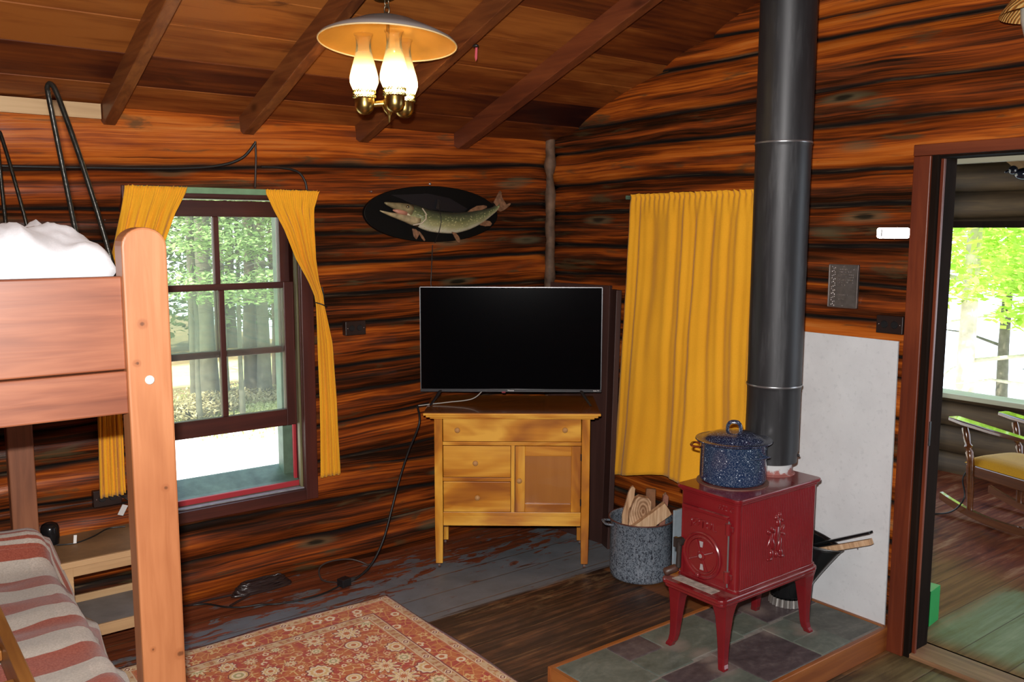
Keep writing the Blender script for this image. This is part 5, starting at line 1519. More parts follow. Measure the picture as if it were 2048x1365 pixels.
mb = MB(); mb.tube([(.134 * math.cos(2 * PI * k / 64), .134 * math.sin(2 * PI * k / 64), .163) for k in range(65)], .0035, 6, cap=False); mb.build('rim', BLACK, PT, smooth=180)
mb = MB(); mb.lathe([(.150, .166), (.1515, .168), (.150, .171), (.126, .169), (.116, .174), (.104, .184), (.075, .196), (.04, .203), (.0001, .205)], 56); ld = mb.build('lid', BLUED, PT, smooth=60)
va = Vector((.62, -.785, 0))
mb = MB(); mb.tube(catmull([va * -.026 + Vector((0, 0, .202)), va * -.024 + Vector((0, 0, .224)), va * -.012 + Vector((0, 0, .238)), va * .012 + Vector((0, 0, .238)), va * .024 + Vector((0, 0, .224)), va * .026 + Vector((0, 0, .202))], 5), .0085, 8, flat=.45); mb.build('lid_handle', BLUED, ld, smooth=60)
def pothandle(ang, parent, R, z, w, out_, mat, r=.006):
    e = Vector((math.cos(ang), math.sin(ang), 0)); tt = Vector((-e.y, e.x, 0))
    mb = MB(); mb.tube(catmull([e * (R - .004) - tt * w + Vector((0, 0, z)), e * (R + out_ * .8) - tt * w * .9 + Vector((0, 0, z + .004)), e * (R + out_) - tt * w * .4 + Vector((0, 0, z + .006)), e * (R + out_) + tt * w * .4 + Vector((0, 0, z + .006)), e * (R + out_ * .8) + tt * w * .9 + Vector((0, 0, z + .004)), e * (R - .004) + tt * w + Vector((0, 0, z))], 5), r, 8, flat=.7)
    return mb.build('handle', mat, parent, smooth=60)
pothandle(math.radians(-95), PT, .131, .120, .036, .030, BLUE)
pothandle(math.radians(120), PT, .131, .130, .036, .034, plain('handle_red_brown', (.16, .030, .012), .25))

# ================================================================== grey enamel bucket of firewood
def m_granite():
    b = NB('grey_graniteware')
    p = b.obj()
    n = b.noise(b.vmul(p, (1, 1, .75)), 120.0, 2.0, .5, 1.4)
    n2 = b.noise(p, 9.0, 2.0)
    c = b.ramp(b.mth('ADD', n, b.mth('MULTIPLY', b.mth('SUBTRACT', n2, .5), .12)), [(.38, (.040, .045, .060)), (.47, (.13, .16, .20)), (.56, (.21, .245, .29))])
    return b.set(col=c, rough=.22, spec=.5, coat=.2)
GRN = m_granite()
BK = thing('enamel_bucket', 'grey mottled enamel pot full of split firewood, on the floor beside the stove', 'bucket', (3.205, 3.088, 0))
mb = MB(); mb.lathe([(.0001, .003), (.142, .003), (.152, .009), (.156, .022), (.158, .05), (.160, .300), (.168, .308), (.166, .312), (.157, .306), (.155, .05), (.0001, .02)], 56); mb.build('body', GRN, BK, smooth=50)
mb = MB(); mb.tube([(.166 * math.cos(2 * PI * k / 64), .166 * math.sin(2 * PI * k / 64), .309) for k in range(65)], .0035, 6, cap=False); mb.build('rim', plain('chipped_rim', (.10, .035, .028), .4), BK, smooth=180)
pothandle(math.radians(150), BK, .160, .285, .040, .036, GRN, .008)
pothandle(math.radians(-30), BK, .160, .285, .040, .036, GRN, .008)
def m_firewood(name, end=False):
    b = NB(name)
    p = b.obj()
    if end:
        d = b.n('ShaderNodeVectorMath', operation='LENGTH'); b.put(d.inputs[0], b.vmul(p, (1, 1, .0)))
        rr = b.mth('SINE', b.mth('MULTIPLY', b.mth('ADD', d.outputs['Value'], b.mth('MULTIPLY', b.noise(p, 18, 2), .012)), 620.0))
        c = b.ramp(b.mth('ADD', b.mth('MULTIPLY', rr, .2), b.mth('MULTIPLY', b.noise(p, 24, 3), .8)), [(.2, (.30, .17, .09)), (.55, (.50, .33, .20))])
    else:
        n = b.noise(b.vmul(p, (60, 60, 4)), 1.0, 4, .6)
        c = b.ramp(n, [(.32, (.34, .19, .10)), (.52, (.56, .36, .21)), (.70, (.70, .50, .33))])
        b.bump(n, .5, .004)
    return b.set(col=c, rough=.75, spec=.2)
FW, FWE = m_firewood('split_wood'), m_firewood('cut_end', True)
FWD = plain('old_board', (.20, .085, .035), .7, var=.5, scale=14)
def m_rings():
    b = NB('ringed_wood'); p = b.obj(); x, y, z = b.sep(p)
    dx = b.mth('SUBTRACT', x, .008); dz = b.mth('MULTIPLY', b.mth('SUBTRACT', z, .335), .55)
    d = b.mth('SQRT', b.mth('ADD', b.mth('MULTIPLY', dx, dx), b.mth('MULTIPLY', dz, dz)))
    d = b.mth('ADD', d, b.mth('MULTIPLY', b.noise(p, 22, 3), .012))
    rr = b.mth('SINE', b.mth('MULTIPLY', d, 520.0))
    n = b.noise(p, 16, 4, .6)
    c = b.ramp(b.mth('ADD', b.mth('MULTIPLY', rr, .10), b.mth('ADD', b.mth('MULTIPLY', n, .55), b.mth('MULTIPLY', d, 4.0))), [(.30, (.20, .10, .05)), (.48, (.42, .26, .15)), (.66, (.62, .42, .27))])
    b.bump(n, .4, .004); return b.set(col=c, rough=.75, spec=.2)
UA = math.atan2(-.61, .79)
def split(label, poly, away, th, mats, lean=0.0, roll=0.0, seed=0.0):
    """a split piece drawn in the plane that faces the room (x to the right, z up), th thick"""
    c, q = math.cos(UA), math.sin(UA)
    t = thing('firewood', label, 'firewood', (3.205 - q * away, 3.088 + c * away, .0), 0, 'split firewood in the enamel pot', rot=(lean, 0, UA))
    pts = []
    n = len(poly)
    for i in range(n):
        p0, p1 = Vector(poly[i]), Vector(poly[(i + 1) % n])
        m_ = max(1, int((p1 - p0).length / .025))
        for k in range(m_):
            v = p0.lerp(p1, k / m_)
            pts.append((v.x + .0025 * nz(v.y * 40 + seed, v.x * 30), v.y + .002 * nz(v.x * 60, seed)))
    mb = MB(); mb.prism(pts, -th / 2, th / 2, 'xzy'); o = mb.build('split_side', mats[0], t, bevel=.003)
    mb = MB()
    ends = sorted(range(len(poly)), key=lambda i: -(poly[i][1] + poly[(i + 1) % n][1]))[:1]
    for i in ends:
        p0, p1 = poly[i], poly[(i + 1) % n]
        d = Vector((-(p1[1] - p0[1]), p1[0] - p0[0])).normalized() * -.0012
        w_ = th / 2 - .004
        mb.add([(p0[0] + d.x, -w_, p0[1] + d.y), (p1[0] + d.x, -w_, p1[1] + d.y), (p1[0] + d.x, w_, p1[1] + d.y), (p0[0] + d.x, w_, p0[1] + d.y)], [(0, 1, 2, 3)])
    mb.build('cut_end', mats[1], t)
RNG = m_rings()
split('thick split log with a ringed face towards the room, in the enamel pot', [(-.075, .06), (.045, .06), (.052, .30), (.048, .385), (.036, .402), (.010, .408), (-.012, .412), (-.030, .40), (-.060, .33)], .005, .055, (RNG, FWE), -.06, seed=1.0)
split('ragged pale splinter standing at the left of the ringed log in the enamel pot', [(-.098, .10), (-.066, .08), (-.030, .40), (-.026, .440), (-.036, .452), (-.048, .446), (-.058, .43), (-.064, .41), (-.092, .30)], .045, .026, (FW, FW), -.04, seed=2.0)
split('narrow brown board end upright at the back of the enamel pot', [(.030, .06), (.082, .06), (.082, .432), (.032, .436)], .075, .022, (FWD, FWD), .0, seed=3.0)
split('pale square stick slanting to the right over the rim of the enamel pot', [(-.095, .235), (-.060, .180), (.148, .335), (.112, .392)], -.030, .05, (FW, FW), -.02, seed=4.0)
split('reddish rounded stick end behind the slanting stick in the enamel pot', [(.075, .08), (.105, .08), (.142, .38), (.142, .405), (.130, .420), (.117, .408)], .045, .032, (plain('red_bark', (.28, .11, .07), .7, var=.5, scale=20), FWE), .0, seed=5.0)

# ================================================================== coal scuttle
SCM = plain('scuttle_black', (.008, .009, .010), .22, .2, coat=.3)
CS_ = thing('coal_scuttle', 'black metal coal scuttle with a wide spout, behind the stove by the white panel', 'scuttle', (3.318, 2.285, .1))
mb = MB()
def scut(a, v):
    """a round the scuttle, v from bottom to rim; the spout reaches towards -y"""
    ang = 2 * PI * a
    cx_, sy_ = math.cos(ang), math.sin(ang)
    r = lerp(.072, .105, v ** .8)
    x = r * cx_ * lerp(1, .98, v)
    front = max(0.0, -sy_)
    yv = r * sy_ - front ** 1.4 * .155 * v ** 1.25
    z = lerp(.035, .335, v) - (.02 * front * v) + .02 * max(0, sy_) * v
    if front > .5: x *= 1 - .30 * (front - .5) * v
    return (x, yv, z)
mb.grid(scut, 48, 16)
o = mb.build('body', SCM, CS_, smooth=60); md = o.modifiers.new('t', 'SOLIDIFY'); md.thickness = .002
mb = MB(); mb.lathe([(.0001, .036), (.074, .036)], 32); mb.build('bottom', SCM, CS_)
mb = MB(); mb.tube([scut(k / 60, 1.0) for k in range(61)], .003, 6, cap=False); mb.build('rim', plain('rim_worn', (.10, .10, .10), .3, .7), CS_, smooth=180)
mb = MB(); mb.lathe([(.080, .002), (.078, .012), (.074, .037)], 72, fl=lambda r, z, a: r + .0035 * math.cos(24 * a)); mb.build('ribbed_foot', plain('foot_steel', (.42, .40, .38), .3, .8), CS_, smooth=60)
mb = MB(); mb.tube(catmull([(-.09, .02, .315), (-.070, -.01, .375), (-.03, -.05, .405), (.03, -.06, .405), (.070, -.01, .375), (.09, .02, .315)], 6), .0045, 8); mb.build('bail_handle', SCM, CS_, smooth=60)
t = thing('kindling', 'pale split stick resting in the coal scuttle, pointing right', 'kindling', (3.345, 2.03, .430), rot=(-.42, 0, .06))
mb = MB(); mb.box(-.014, .014, -.125, .20, -.012, .012); mb.build('stick', FW, t, bevel=.002)
t = thing('fire_shovel', 'black flat shovel handle lying in the coal scuttle above the pale stick', 'shovel', (3.352, 2.045, .458), rot=(-.45, 0, .06))
mb = MB(); mb.box(-.016, .016, -.135, .20, -.004, .006); mb.build('shaft', SCM, t, bevel=.002)
mb = MB(); mb.tube([(0, -.05, -.03), (.004, -.052, -.045), (-.004, -.05, -.055), (0, -.046, -.03)], .002, 6); mb.build('ring', CHROME, t)

# ================================================================== heat shield and other boards
def m_panel():
    b = NB('white_panel')
    p = b.obj()
    n = b.noise(b.vmul(p, (1, 5, 5)), 1.0, 5, .6); n2 = b.noise(p, 42.0, 4, .7)
    c = b.ramp(n, [(.3, (.60, .61, .63)), (.7, (.70, .715, .735))])
    c = b.mix(b.mth('MULTIPLY', b.smooth(n2, .56, .66), .25), c, (.42, .44, .46))
    return b.set(col=c, rough=.55)
t = thing('heat_shield', 'tall white cement board leaning on the log wall behind the stovepipe', 'board', (3.452, 2.24, .0))
mb = MB()
vs = []
for (xx, z, yr) in ((-.006, .02, -.348), (.0, 1.312, -.336)):
    vs += [(xx, yr, z), (xx, .36, z), (xx + .008, .36, z), (xx + .008, yr, z)]
mb.add(vs, [(0, 3, 2, 1), (4, 5, 6, 7), (0, 1, 5, 4), (1, 2, 6, 5), (2, 3, 7, 6), (3, 0, 4, 7)])
mb.build('panel', m_panel(), t)
t = thing('board', 'pale blue-grey board standing between the firewood pot and the stove', 'board', (3.18, 2.862, 0))
mb = MB(); mb.box(.018, .15, -.006, .006, 0, .40); mb.build('panel', plain('pale_blue_board', (.30, .37, .42), .5, var=.15), t)

# plaque, hasp
t = thing('plaque', 'small pewter coloured plaque with raised lettering on the log wall right of the stovepipe', 'plaque', (XR - .010, 2.165, 1.525), -PI / 2)
PEW = plain('pewter', (.20, .18, .17), .42, .75, var=.25, scale=40)
mb = MB(); mb.box(-.070, .070, -.006, .006, -.093, .093); mb.build('plate', PEW, t, bevel=.003)
mb = MB()
for q in ((-.070, -.066, -.093, .093), (.066, .070, -.093, .093), (-.07, .07, .089, .093), (-.07, .07, -.093, -.089)): mb.box(q[0], q[1], -.009, 0, q[2], q[3])
mb.build('border', plain('pewter_bright', (.34, .31, .30), .3, .85), t, bevel=.001)
mb = MB()
for k in range(11):
    z = -.082 + .0160 * k
    for j in range(3): mb.sphere((-.055 + .007 * j, -.006, z + .004 * math.sin(k * 2.1 + j * 2)), .0042, 5, (1, .5, 1.2))
mb.build('ornament', bpy.data.materials['pewter_bright'], t, smooth=180)
mb = MB()
for (z, xa, xb) in ((.072, -.02, .048), (.061, -.022, .035), (.049, -.026, .044), (.038, -.026, .046), (.027, -.028, .040), (.016, -.028, .044), (.005, -.028, .010), (-.037, -.028, .022), (-.056, -.018, .004)):
    x = xa
    while x < xb:
        w_ = random.uniform(.0022, .0036)
        mb.box(x, x + w_, -.0078, -.005, z - random.uniform(.0018, .003), z + random.uniform(.0018, .003))
        x += w_ + random.choice((.0012, .0012, .004))
mb.build('lettering', bpy.data.materials['pewter_bright'], t)
for z in (.084, -.084):
    mb = MB(); mb.sphere((0, -.006, z), .0028, 6); mb.build('pin', CHROME, t, smooth=180)
t = thing('hasp', 'shiny chrome hasp plate on the log wall at the left of the door casing', 'hasp', (XR - .060, 1.925, 1.752), math.radians(-62.0))
mb = MB()
pts = []
for (cx, cz, a0) in ((.052, .012, 0), (-.052, .012, PI / 2), (-.052, -.012, PI), (.052, -.012, 1.5 * PI)):
    for k in range(5):
        a = a0 + PI / 2 * k / 4; pts.append((cx + .010 * math.cos(a), cz + .010 * math.sin(a)))
mb.prism(pts, -.003, .0, 'xzy')
HSP = plain('hasp_steel', (.95, .95, .96), .22, 1.0)
hp = mb.build('plate', HSP, t, bevel=.001)
mb = MB(); mb.box(-.046, -.039, -.0045, -.0028, -.014, .014); mb.build('slot', BLACK, hp)
mb = MB(); mb.tube([(.064, -.003, -.020), (.064, -.003, .020)], .004, 8); mb.build('hinge', HSP, t)

# lampshade at the very top right
t = thing('pendant_lamp', 'woven amber pendant lamp at the top right corner of the picture', 'lamp', (3.2, 1.30, 2.46))
def m_woven():
    b = NB('woven_amber'); p = b.obj()
    n = b.noise(p, 30, 4, .6)
    wv = b.n('ShaderNodeTexWave', {'Vector': p, 'Scale': 22.0, 'Distortion': 2.0}).outputs['Fac']
    c = b.ramp(b.mth('ADD', b.mth('MULTIPLY', n, .6), b.mth('MULTIPLY', wv, .4)), [(.3, (.30, .10, .018)), (.5, (.52, .24, .05)), (.7, (.70, .46, .16))])
    b.bump(wv, .5, .006); return b.set(col=c, rough=.5)
mb = MB(); mb.lathe([(.16, .0), (.155, .012), (.10, .085), (.05, .13), (.01, .14)], 40); mb.build('shade', m_woven(), t, smooth=60)
mb = MB(); mb.lathe([(.045, -.13), (.060, -.125), (.072, -.10), (.095, -.02), (.10, .04)], 32); mb.build('globe', plain('milk_glass', (.62, .64, .58), .2, coat=.3), t, smooth=60)
mb = MB(); mb.lathe([(.0001, -.175), (.02, -.17), (.034, -.155), (.046, -.13)], 24); mb.build('cap', plain('pale_cap', (.55, .58, .52), .3), t, smooth=60)
mb = MB(); mb.tube([(0, 0, .14), (0, 0, ceil_z(1.30) - 2.46)], .004, 6); mb.build('cord', BLACKCORD, t)

# ================================================================== porch
PORCHLOG = wood('porch_log', (.020, .012, .005), (.052, .030, .011), (.11, .068, .026), 'y', .7, 26, 5)
log_wall('wall_porch', [[(0, -.05 + .19 * k)] for k in range(16)], -1.0, 4.6, .06, lambda u, d, z: (6.42 + d, u, z), holes=[(-.8, 3.9, .575, 1.80)], seed=21.0, mat=PORCHLOG, top=lambda u: 2.75)
PALE = wood('pale_sill', (.24, .23, .14), (.36, .35, .24), (.46, .45, .33), 'y', .55, 30, 4)
w3 = thing('window_3', None, None, (6.42, 1.6, .56)); struct(w3)
mb = MB(); mb.box(-.03, .16, -2.4, 2.32, -.005, .030); mb.build('sill', PALE, w3, bevel=.003)
mb = MB(); mb.box(-.005, .12, -2.4, 2.32, 1.225, 1.27); mb.build('head', DARKJAMB, w3)
mb = MB(); mb.box(-.005, .12, 2.28, 2.34, 0, 1.24); mb.build('post', DARKJAMB, w3)
mb = MB(); mb.box(3.60, 6.9, -1.2, 4.8, 2.62, 2.72); struct(mb.build('ceiling_porch', DARKJAMB))
t = thing('brace', 'diagonal bare wooden brace on the porch wall seen at the top of the doorway', 'brace', (6.33, 2.70, 2.19), rot=(.72, 0, 0))
mb = MB(); mb.box(-.03, .03, -.40, .30, -.035, .035); mb.build('board', wood('brace_wood', (.14, .07, .02), (.24, .13, .045), (.32, .19, .07), 'y', .5, 30, 4), t)
t = thing('ornament', 'small dark glossy duck-shaped ornament hanging under the brace on the porch', 'ornament', (6.20, 2.62, 2.13), 2.2)
mb = MB(); mb.sphere((0, 0, 0), .055, 10, (1.3, .8, .75)); mb.sphere((.075, 0, .025), .030, 8); mb.tube([(.09, 0, .022), (.125, 0, .012)], [.014, .006], 8); mb.tube([(-.05, 0, .01), (-.10, 0, .03)], [.025, .004], 8)
mb.build('body', plain('dark_glaze', (.010, .012, .020), .08, coat=.6), t, smooth=180)
mb = MB(); mb.tube([(-.02, -.045, -.005), (.02, -.047, .008), (.05, -.03, .0)], .007, 6); mb.build('stripe', plain('pale_stripe', (.5, .55, .42), .3), t, smooth=180)
mb = MB(); mb.tube([(0, 0, .04), (0, 0, .33), (0, 0, .49)], .0015, 5); mb.build('thread', BLACKCORD, t)
t = thing('green_box', 'small bright green box on the porch floor beside the door jamb', 'box', (3.845, 1.915, 0), .12)
GB = plain('box_green', (.010, .25, .055), .4)
mb = MB(); mb.box(-.055, .055, -.035, .035, 0, .165); mb.build('carton', GB, t, bevel=.002)
mb = MB(); mb.box(-.0555, -.0545, -.025, .025, .05, .12); mb.build('label_panel', plain('box_dark', (.004, .09, .03), .4), t)

# rocking chair on the porch
CHW = wood('rocker_wood', (.050, .016, .006), (.10, .032, .010), (.17, .058, .018), 'x', .14, 30, 4, coat=.8)
RC = thing('rocking_chair', 'brown wooden rocking chair with a mustard seat cushion on the porch', 'rocking chair', (5.578, 2.194, 0), math.radians(74))
# local: +x is the front of the chair, y across
def rr(y):
    mb = MB(); vs = []; K = 24
    for k in range(K + 1):
        x = lerp(-.52, .46, k / K); z = .012 + .36 * (x - .05) ** 2
        for (dy, dz) in ((-.014, 0), (.014, 0), (.014, .045), (-.014, .045)): vs.append((x, y + dy, z + dz))
    fs = [(0, 1, 2, 3), tuple(K * 4 + q for q in (3, 2, 1, 0))]
    for k in range(K):
        for q in range(4):
            a, c = k * 4 + q, k * 4 + (q + 1) % 4; fs.append((a, a + 4, c + 4, c))
    mb.add(vs, fs); mb.build('rocker', CHW, RC)
    zr = lambda x: .012 + .36 * (x - .05) ** 2 + .04
    mb = MB(); mb.tube([(.24, y, zr(.24)), (.25, y, .25), (.255, y, .36), (.27, y, .42), (.275, y, .44), (.28, y, .455), (.285, y, .47), (.30, y, .52), (.315, y, .565)], [.018, .022, .022, .024, .017, .026, .017, .024, .018], 12); mb.build('front_post', CHW, RC, smooth=50)
    mb = MB(); mb.box(-.018, .018, -.016, .016, 0, .40, Matrix.Translation((-.19, y, zr(-.19) - .005)) @ Matrix.Rotation(-.12, 4, 'Y')); mb.build('back_leg', CHW, RC, bevel=.004)
    mb = MB(); mb.tube([(-.24, y * .95, .38), (-.33, y * .93, .75), (-.40, y * .92, 1.02)], [.018, .018, .014], 10); mb.build('back_post', CHW, RC, smooth=50)
    mb = MB(); sgn = 1 if y > 0 else -1
    pts = [(.41, .028), (.40, .045), (.30, .050), (.10, .040), (-.10, .030), (-.33, .022)]
    poly = [(a, y + sgn * .0 + c) for a, c in pts] + [(a, y - c) for a, c in pts[::-1]]
    vs = []
    for th in (0, .022):
        for (a, c) in poly: vs.append((a, c, .565 + .085 * ((a + .1) / .5) ** 2 * (1 if a > -.1 else -.2) * .35 + th))
    n = len(poly); fs = [tuple(range(n))[::-1], tuple(range(n, 2 * n))] + [(k, (k + 1) % n, n + (k + 1) % n, n + k) for k in range(n)]
    mb.add(vs, fs); mb.build('arm', CHW, RC, bevel=.004)
rr(-.21); rr(.21)
mb = MB(); mb.box(-.25, .29, -.21, .21, .275, .345); mb.build('seat_frame', CHW, RC, bevel=.006)
mb = MB(); mb.grid(lambda a, c: (lerp(-.25, .31, a), lerp(-.20, .20, c), .345 + .06 * (max(0, 1 - abs(2 * a - 1) ** 5) ** .5) * (max(0, 1 - abs(2 * c - 1) ** 5) ** .5)), 24, 24); mb.build('cushion', m_cloth('mustard_cushion', (.62, .32, .015), (.42, .20, .008)), RC, smooth=180)
for k in range(5):
    mb = MB(); yy = -.14 + .07 * k; mb.box(-.006, .006, -.02, .02, 0, .55, Matrix.Translation((-.27, yy, .42)) @ Matrix.Rotation(-.24, 4, 'Y')); mb.build('back_slat', CHW, RC)
mb = MB(); mb.box(-.41, -.38, -.20, .20, .93, 1.05); mb.build('crest_rail', CHW, RC, bevel=.006)
mb = MB(); mb.tube(catmull([(5.47, 2.50, .34), (5.45, 2.54, .25), (5.40, 2.50, .15), (5.40, 2.56, .05), (5.38, 2.66, .006), (5.3, 2.8, .006)], 6), .005, 6)
tag(mb.build('cord', BLACKCORD, smooth=60), 'dark cord hanging from the rocking chair to the porch floor', 'cord')

# ================================================================== outdoors
def m_ground():
    b = NB('forest_ground')
    p = b.pos(); x, y, z = b.sep(p)
    n = b.noise(p, .9, 5, .65); n2 = b.noise(p, 9.0, 4, .7)
    f = b.mth('ADD', b.mth('MULTIPLY', n, .5), b.mth('MULTIPLY', n2, .5))
    grass = b.ramp(f, [(.36, (.16, .17, .05)), (.52, (.34, .34, .12)), (.66, (.52, .48, .24))])
    duff = b.ramp(f, [(.38, (.10, .085, .035)), (.55, (.24, .16, .085)), (.68, (.42, .24, .15))])
    lawn = b.ramp(f, [(.3, (.46, .50, .16)), (.7, (.62, .62, .28))])
    pale = b.ramp(f, [(.3, (.62, .58, .50)), (.7, (.78, .74, .66))])
    yy = b.mth('ADD', y, b.mth('MULTIPLY', b.mth('SUBTRACT', n, .5), .4))
    c = b.mix(b.smooth(yy, 9.95, 10.1), pale, grass)
    c = b.mix(b.smooth(yy, 11.0, 12.0), c, duff)
    c = b.mix(b.mth('MULTIPLY', b.smooth(yy, 13.1, 13.5), b.smooth(yy, 15.6, 15.2)), c, lawn)
    return b.set(col=c, rough=.95, spec=.1)
def gz(x, y):
    return -.55 - .30 * max(0, x - 7.0) * (1 if y < 9 else 1) * (1 if x < 22 else 15 / (x - 7)) + .05 * nz(x * .4, y * .4)
mb = MB()
mb.grid(lambda a, c: (lambda x, y: (x, y, gz(x, y)))(lerp(-30, 24, a), lerp(-14, 60, c)), 70, 90)
struct(mb.build('ground', m_ground(), smooth=180))
LK = NB('lake_water'); LK.bump(LK.noise(LK.vmul(LK.pos(), (1.2, .5, 1)), 1.0, 3), .3, .15)
mb = MB(); mb.grid(lambda a, c: (lerp(15, 240, a), lerp(-160, 200, c), -3.4), 2, 2); struct(mb.build('lake', LK.set(col=(.55, .66, .72), rough=.22, spec=.9)))

def m_leaf(name, a, c, tl=.5):
    b = NB(name)
    n = b.noise(b.obj(), 1.1, 3, .6); n2 = b.n('ShaderNodeNewGeometry').outputs['Random Per Island']
    col = b.ramp(b.mth('ADD', b.mth('MULTIPLY', n, .6), b.mth('MULTIPLY', n2, .4)), [(.3, a), (.7, c)])
    d = b.n('ShaderNodeBsdfDiffuse', {'Color': col}); t = b.n('ShaderNodeBsdfTranslucent', {'Color': col})
    m = b.n('ShaderNodeMixShader', {0: tl}); b.t.links.new(d.outputs[0], m.inputs[1]); b.t.links.new(t.outputs[0], m.inputs[2]); b.t.links.new(m.outputs[0], b.o.inputs[0])
    return b.m
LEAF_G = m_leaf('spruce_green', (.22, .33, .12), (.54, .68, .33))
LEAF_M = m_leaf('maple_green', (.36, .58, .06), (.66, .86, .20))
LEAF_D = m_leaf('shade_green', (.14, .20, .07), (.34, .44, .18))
BARK = plain('grey_bark', (.11, .10, .070), .9, var=.4, scale=9, bump=.6)
BARKD = plain('brown_bark', (.075, .06, .04), .9, var=.4, scale=9, bump=.6)
BIRCH = plain('pale_bark', (.52, .45, .34), .8, var=.35, scale=7)
def leaves(n, blobs, size, flat, seed):
    rnd = random.Random(seed)
    V = np.zeros((n * 4, 3)); F = np.arange(n * 4).reshape(n, 4)
    tot = sum(b[3] ** 2 for b in blobs)
    idx = rnd.choices(range(len(blobs)), weights=[b[3] ** 2 for b in blobs], k=n)
    for i, k in enumerate(idx):
        bx, by, bz, br, sx, sz = blobs[k]
        while True:
            q = Vector((rnd.uniform(-1, 1), rnd.uniform(-1, 1), rnd.uniform(-1, 1)))
            if q.length < 1: break
        c = Vector((bx, by, bz)) + Vector((q.x * br * sx, q.y * br * sx, q.z * br * sz))
        u = Vector((rnd.gauss(0, 1), rnd.gauss(0, 1), rnd.gauss(0, flat))).normalized()
        v = u.cross(Vector((rnd.gauss(0, .5), rnd.gauss(0, .5), 1))).normalized()
        s = size * rnd.uniform(.6, 1.3)
        V[i * 4:(i + 1) * 4] = [c - u * s, c + v * s * .45, c + u * s, c - v * s * .45]
    me = bpy.data.meshes.new('foliage')
    me.from_pydata(V.tolist(), [], F.tolist())
    return me
def tree(label, x, y, h, r, leafm, barkm, blobs, n, size, seed, branches=6, flat=.35, low=.3, lean=(0, 0), group=None):
    z0 = gz(x, y) - .05
    t = thing('tree', label, 'tree', (x, y, z0), group=group)
    mb = MB(); K = 8
    pts = [(lean[0] * (k / K) ** 1.5 + .05 * nz(seed, k * .7), lean[1] * (k / K) + .05 * nz(seed + 9, k * .7), h * k / K) for k in range(K + 1)]
    mb.tube(pts, [r * (1.25 if k == 0 else 1) * (1 - .75 * k / K) for k in range(K + 1)], 10)
    rnd = random.Random(seed + 50)
    for q in range(branches):
        f = lerp(low, .9, q / max(1, branches - 1)); i = int(f * K); p = Vector(pts[i]); a = rnd.uniform(0, 2 * PI); L = h * .28 * (1.2 - f)
        e = Vector((math.cos(a), math.sin(a), .12))
        mb.tube([p, p + e * L * .5 + Vector((0, 0, .05)), p + e * L + Vector((0, 0, -.06))], [r * .25, r * .15, r * .05], 6)
    mb.build('trunk', barkm, t, smooth=60)
    if n:
        me = leaves(n, blobs, size, flat, seed); me.materials.append(leafm)
        o = bpy.data.objects.new('foliage', me); COL.objects.link(o); o.parent = t
    return t
# forest seen through the left window; bearings run roughly along (x, y) = (.34 y, y)
def wt(lbl, k, y, r, leafm, blobs, n, seed, h=8, size=.075, bark=BARK, br=8, grp=None): return tree(lbl, k * y, y, h, r * .7, leafm, bark, blobs, n, size, seed, br, group=grp)
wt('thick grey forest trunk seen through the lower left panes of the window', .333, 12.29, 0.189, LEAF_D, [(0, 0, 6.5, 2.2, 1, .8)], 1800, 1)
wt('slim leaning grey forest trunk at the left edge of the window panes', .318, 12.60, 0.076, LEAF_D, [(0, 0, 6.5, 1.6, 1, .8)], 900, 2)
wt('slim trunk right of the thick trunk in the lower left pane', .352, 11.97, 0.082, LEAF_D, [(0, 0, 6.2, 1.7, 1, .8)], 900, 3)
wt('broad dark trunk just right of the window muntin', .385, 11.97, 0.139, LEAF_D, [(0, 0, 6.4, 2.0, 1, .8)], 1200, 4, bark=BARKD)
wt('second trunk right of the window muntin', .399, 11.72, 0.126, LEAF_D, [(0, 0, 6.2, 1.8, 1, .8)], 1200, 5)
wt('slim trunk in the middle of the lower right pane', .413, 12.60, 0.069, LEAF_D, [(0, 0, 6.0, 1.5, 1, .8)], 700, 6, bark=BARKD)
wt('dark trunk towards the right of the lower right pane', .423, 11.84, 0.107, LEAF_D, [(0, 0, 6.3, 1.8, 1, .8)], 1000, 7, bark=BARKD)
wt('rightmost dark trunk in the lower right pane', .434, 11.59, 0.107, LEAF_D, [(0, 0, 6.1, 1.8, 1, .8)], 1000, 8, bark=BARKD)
# nearer spruces whose boughs fill the upper panes
def spruce(lbl, k, seed):
    bl = [(.0, -.1, 1.75, .42, 1.25, .45), (.35, .0, 2.15, .40, 1.2, .5), (-.32, -.1, 2.3, .42, 1.2, .5), (.1, .1, 2.7, .5, 1.2, .55), (-.3, .1, 3.1, .5, 1.1, .6), (.35, .1, 3.3, .5, 1.1, .6), (0, 0, 3.9, .7, 1, .7), (.3, -.15, 1.55, .28, 1.3, .35)]
    wt(lbl, k, 10.7, .045, LEAF_G, bl, 5200, seed, 5.0, .042)
spruce('nearer light green spruce with drooping boughs, filling the left panes', .322, 9)
spruce('nearer light green spruce standing in line with the window muntin', .372, 10)
spruce('nearer light green spruce filling the right panes beside the green stop', .424, 14)
# dark spruces standing close together behind the sunlit strip
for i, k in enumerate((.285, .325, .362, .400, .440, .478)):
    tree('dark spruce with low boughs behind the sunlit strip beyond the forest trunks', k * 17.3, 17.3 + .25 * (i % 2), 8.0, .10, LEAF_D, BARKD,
         [(0, 0, 1.3, .78, 1, 1.3), (0, 0, 2.8, .85, 1, 1.2), (0, 0, 4.6, .95, 1, 1.3)], 2400, .085, 30 + i, 0, group='dark spruces behind the sunlit strip')
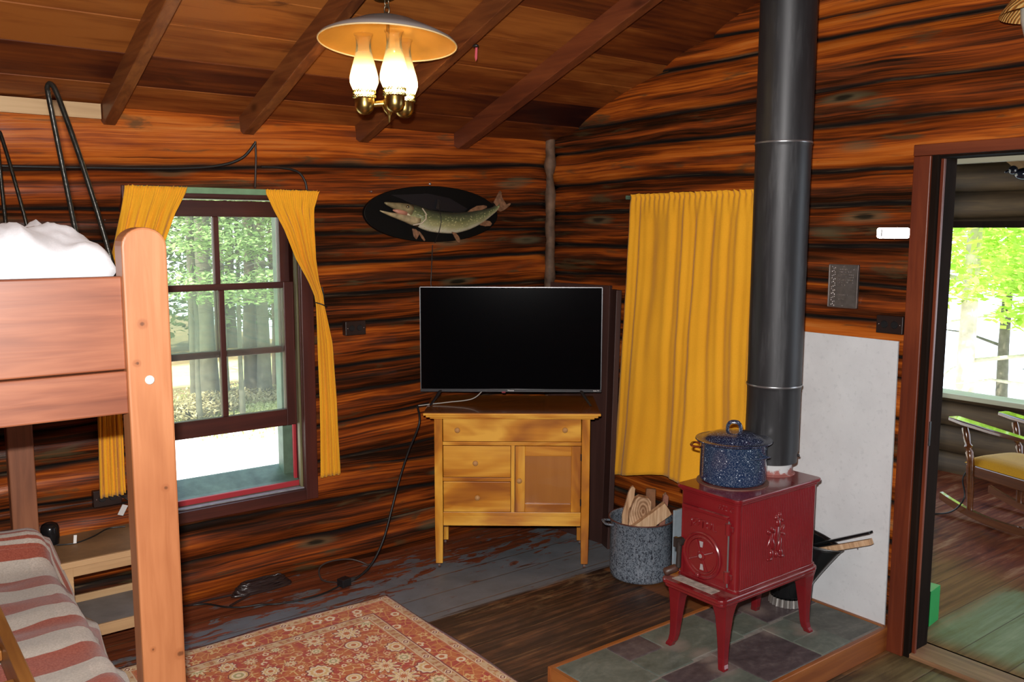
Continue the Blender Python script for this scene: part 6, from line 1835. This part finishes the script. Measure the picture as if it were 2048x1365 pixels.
# undergrowth between the trunks
def bush(label, x, y, w_, h, n, seed, leafm, size=.035):
    t = thing('bush', label, 'bush', (x, y, gz(x, y)), group='undergrowth outside the window')
    me = leaves(n * 3, [(0, 0, h * .45, 1.0, w_, h * .55), (w_ * .5, 0, h * .4, .7, w_ * .7, h * .5)], size, .8, seed); me.materials.append(leafm)
    o = bpy.data.objects.new('foliage', me); COL.objects.link(o); o.parent = t
    mb = MB()
    rnd = random.Random(seed)
    for k in range(6): mb.tube([(0, 0, 0), (rnd.uniform(-w_, w_) * .6, rnd.uniform(-.3, .3), h * .8)], [.02, .006], 5)
    mb.build('stems', BARKD, t)
DRYG = m_leaf('dry_undergrowth', (.27, .22, .11), (.52, .44, .26), .3)
bush('tangled pale undergrowth at the foot of the thick trunk', .335 * 11.3, 11.3, 0.45, .24, 700, 41, DRYG)
bush('low dry undergrowth below the second pair of trunks', .392 * 11.7, 11.7, .5, .15, 600, 42, DRYG)
bush('low leafy undergrowth below the dark trunks at the right', .43 * 11.6, 11.6, .4, .15, 500, 43, DRYG)
bush('pale brush at the left edge of the lower panes', .312 * 11.0, 11.0, .35, .2, 500, 44, DRYG)
# grass
gme = leaves(6000, [(.37 * yy, yy, gz(.37 * yy, yy) + .01, 1.0, 1.2, .03) for yy in (10.6, 11.0, 11.4, 12.0)], .032, 2.0, 77)
gme.materials.append(m_leaf('lawn_blades', (.36, .38, .13), (.66, .62, .34), .3))
o = bpy.data.objects.new('grass', gme); COL.objects.link(o); tag(o, 'dry yellow green grass on the lawn outside the left window', 'grass', kind='stuff')

# trees towards the lake, seen from the doorway across the porch
def pt(lbl, x, y, r, leafm, bark, blobs, n, seed, h=8, size=.10, br=5, lean=(0, 0)): return tree(lbl, x, y, h, r, leafm, bark, blobs, n, size, seed, br, .35, .3, lean)
pt('pale trunked tree at the left of the doorway view, leafy above', 11.3, 5.32, .13, LEAF_M, BIRCH, [(.3, -.3, 3.7, 1.0, 1.2, .7), (0, .5, 3.0, .6, 1.1, .6), (.2, -1.0, 3.2, .7, 1.2, .6), (-.3, -.2, 4.8, 1.3, 1.2, .9)], 2600, 61)
pt('pale trunked tree at the right edge of the doorway view', 12.6, 5.03, .13, LEAF_M, BIRCH, [(0, -.2, 4.2, 1.1, 1.2, .7), (0, .3, 3.6, .7, 1.2, .5), (.3, -1.0, 5.0, 1.3, 1.2, .9)], 2200, 62)
pt('slim leaning trunk at the far left of the doorway view', 14.0, 6.95, .09, LEAF_M, BIRCH, [(0, -.2, 4.8, 1.2, 1.2, .7), (0, .3, 6.0, 1.4, 1.2, .8)], 1600, 63, lean=(0, .6))
pt('bright yellow green maple whose leaves hang just beyond the porch opening', 8.9, 2.2, .10, LEAF_M, BARK, [(-.1, 1.6, 3.25, .55, 1.3, .45), (.1, .9, 3.2, .6, 1.3, .5), (.2, 1.3, 2.75, .55, 1.3, .45), (0, 1.75, 2.4, .35, 1.3, .5), (.2, .9, 2.5, .5, 1.3, .5), (0, .2, 3.4, .9, 1.1, .6), (.5, 1.5, 2.1, .4, 1.3, .4), (.6, .7, 2.2, .45, 1.3, .4), (.3, 1.1, 3.0, .7, 1.3, .4)], 6500, 64, 6.0, .06)
pt('yellow green tree by the lake behind the pale trunks', 15.5, 6.7, .12, LEAF_M, BARK, [(0, 0, 5.0, 1.5, 1.3, .7), (0, -1.2, 4.6, 1.2, 1.2, .6), (0, .8, 6.4, 1.6, 1.2, .9), (0, -.6, 3.6, .6, 1.4, .4)], 2600, 65, size=.13)
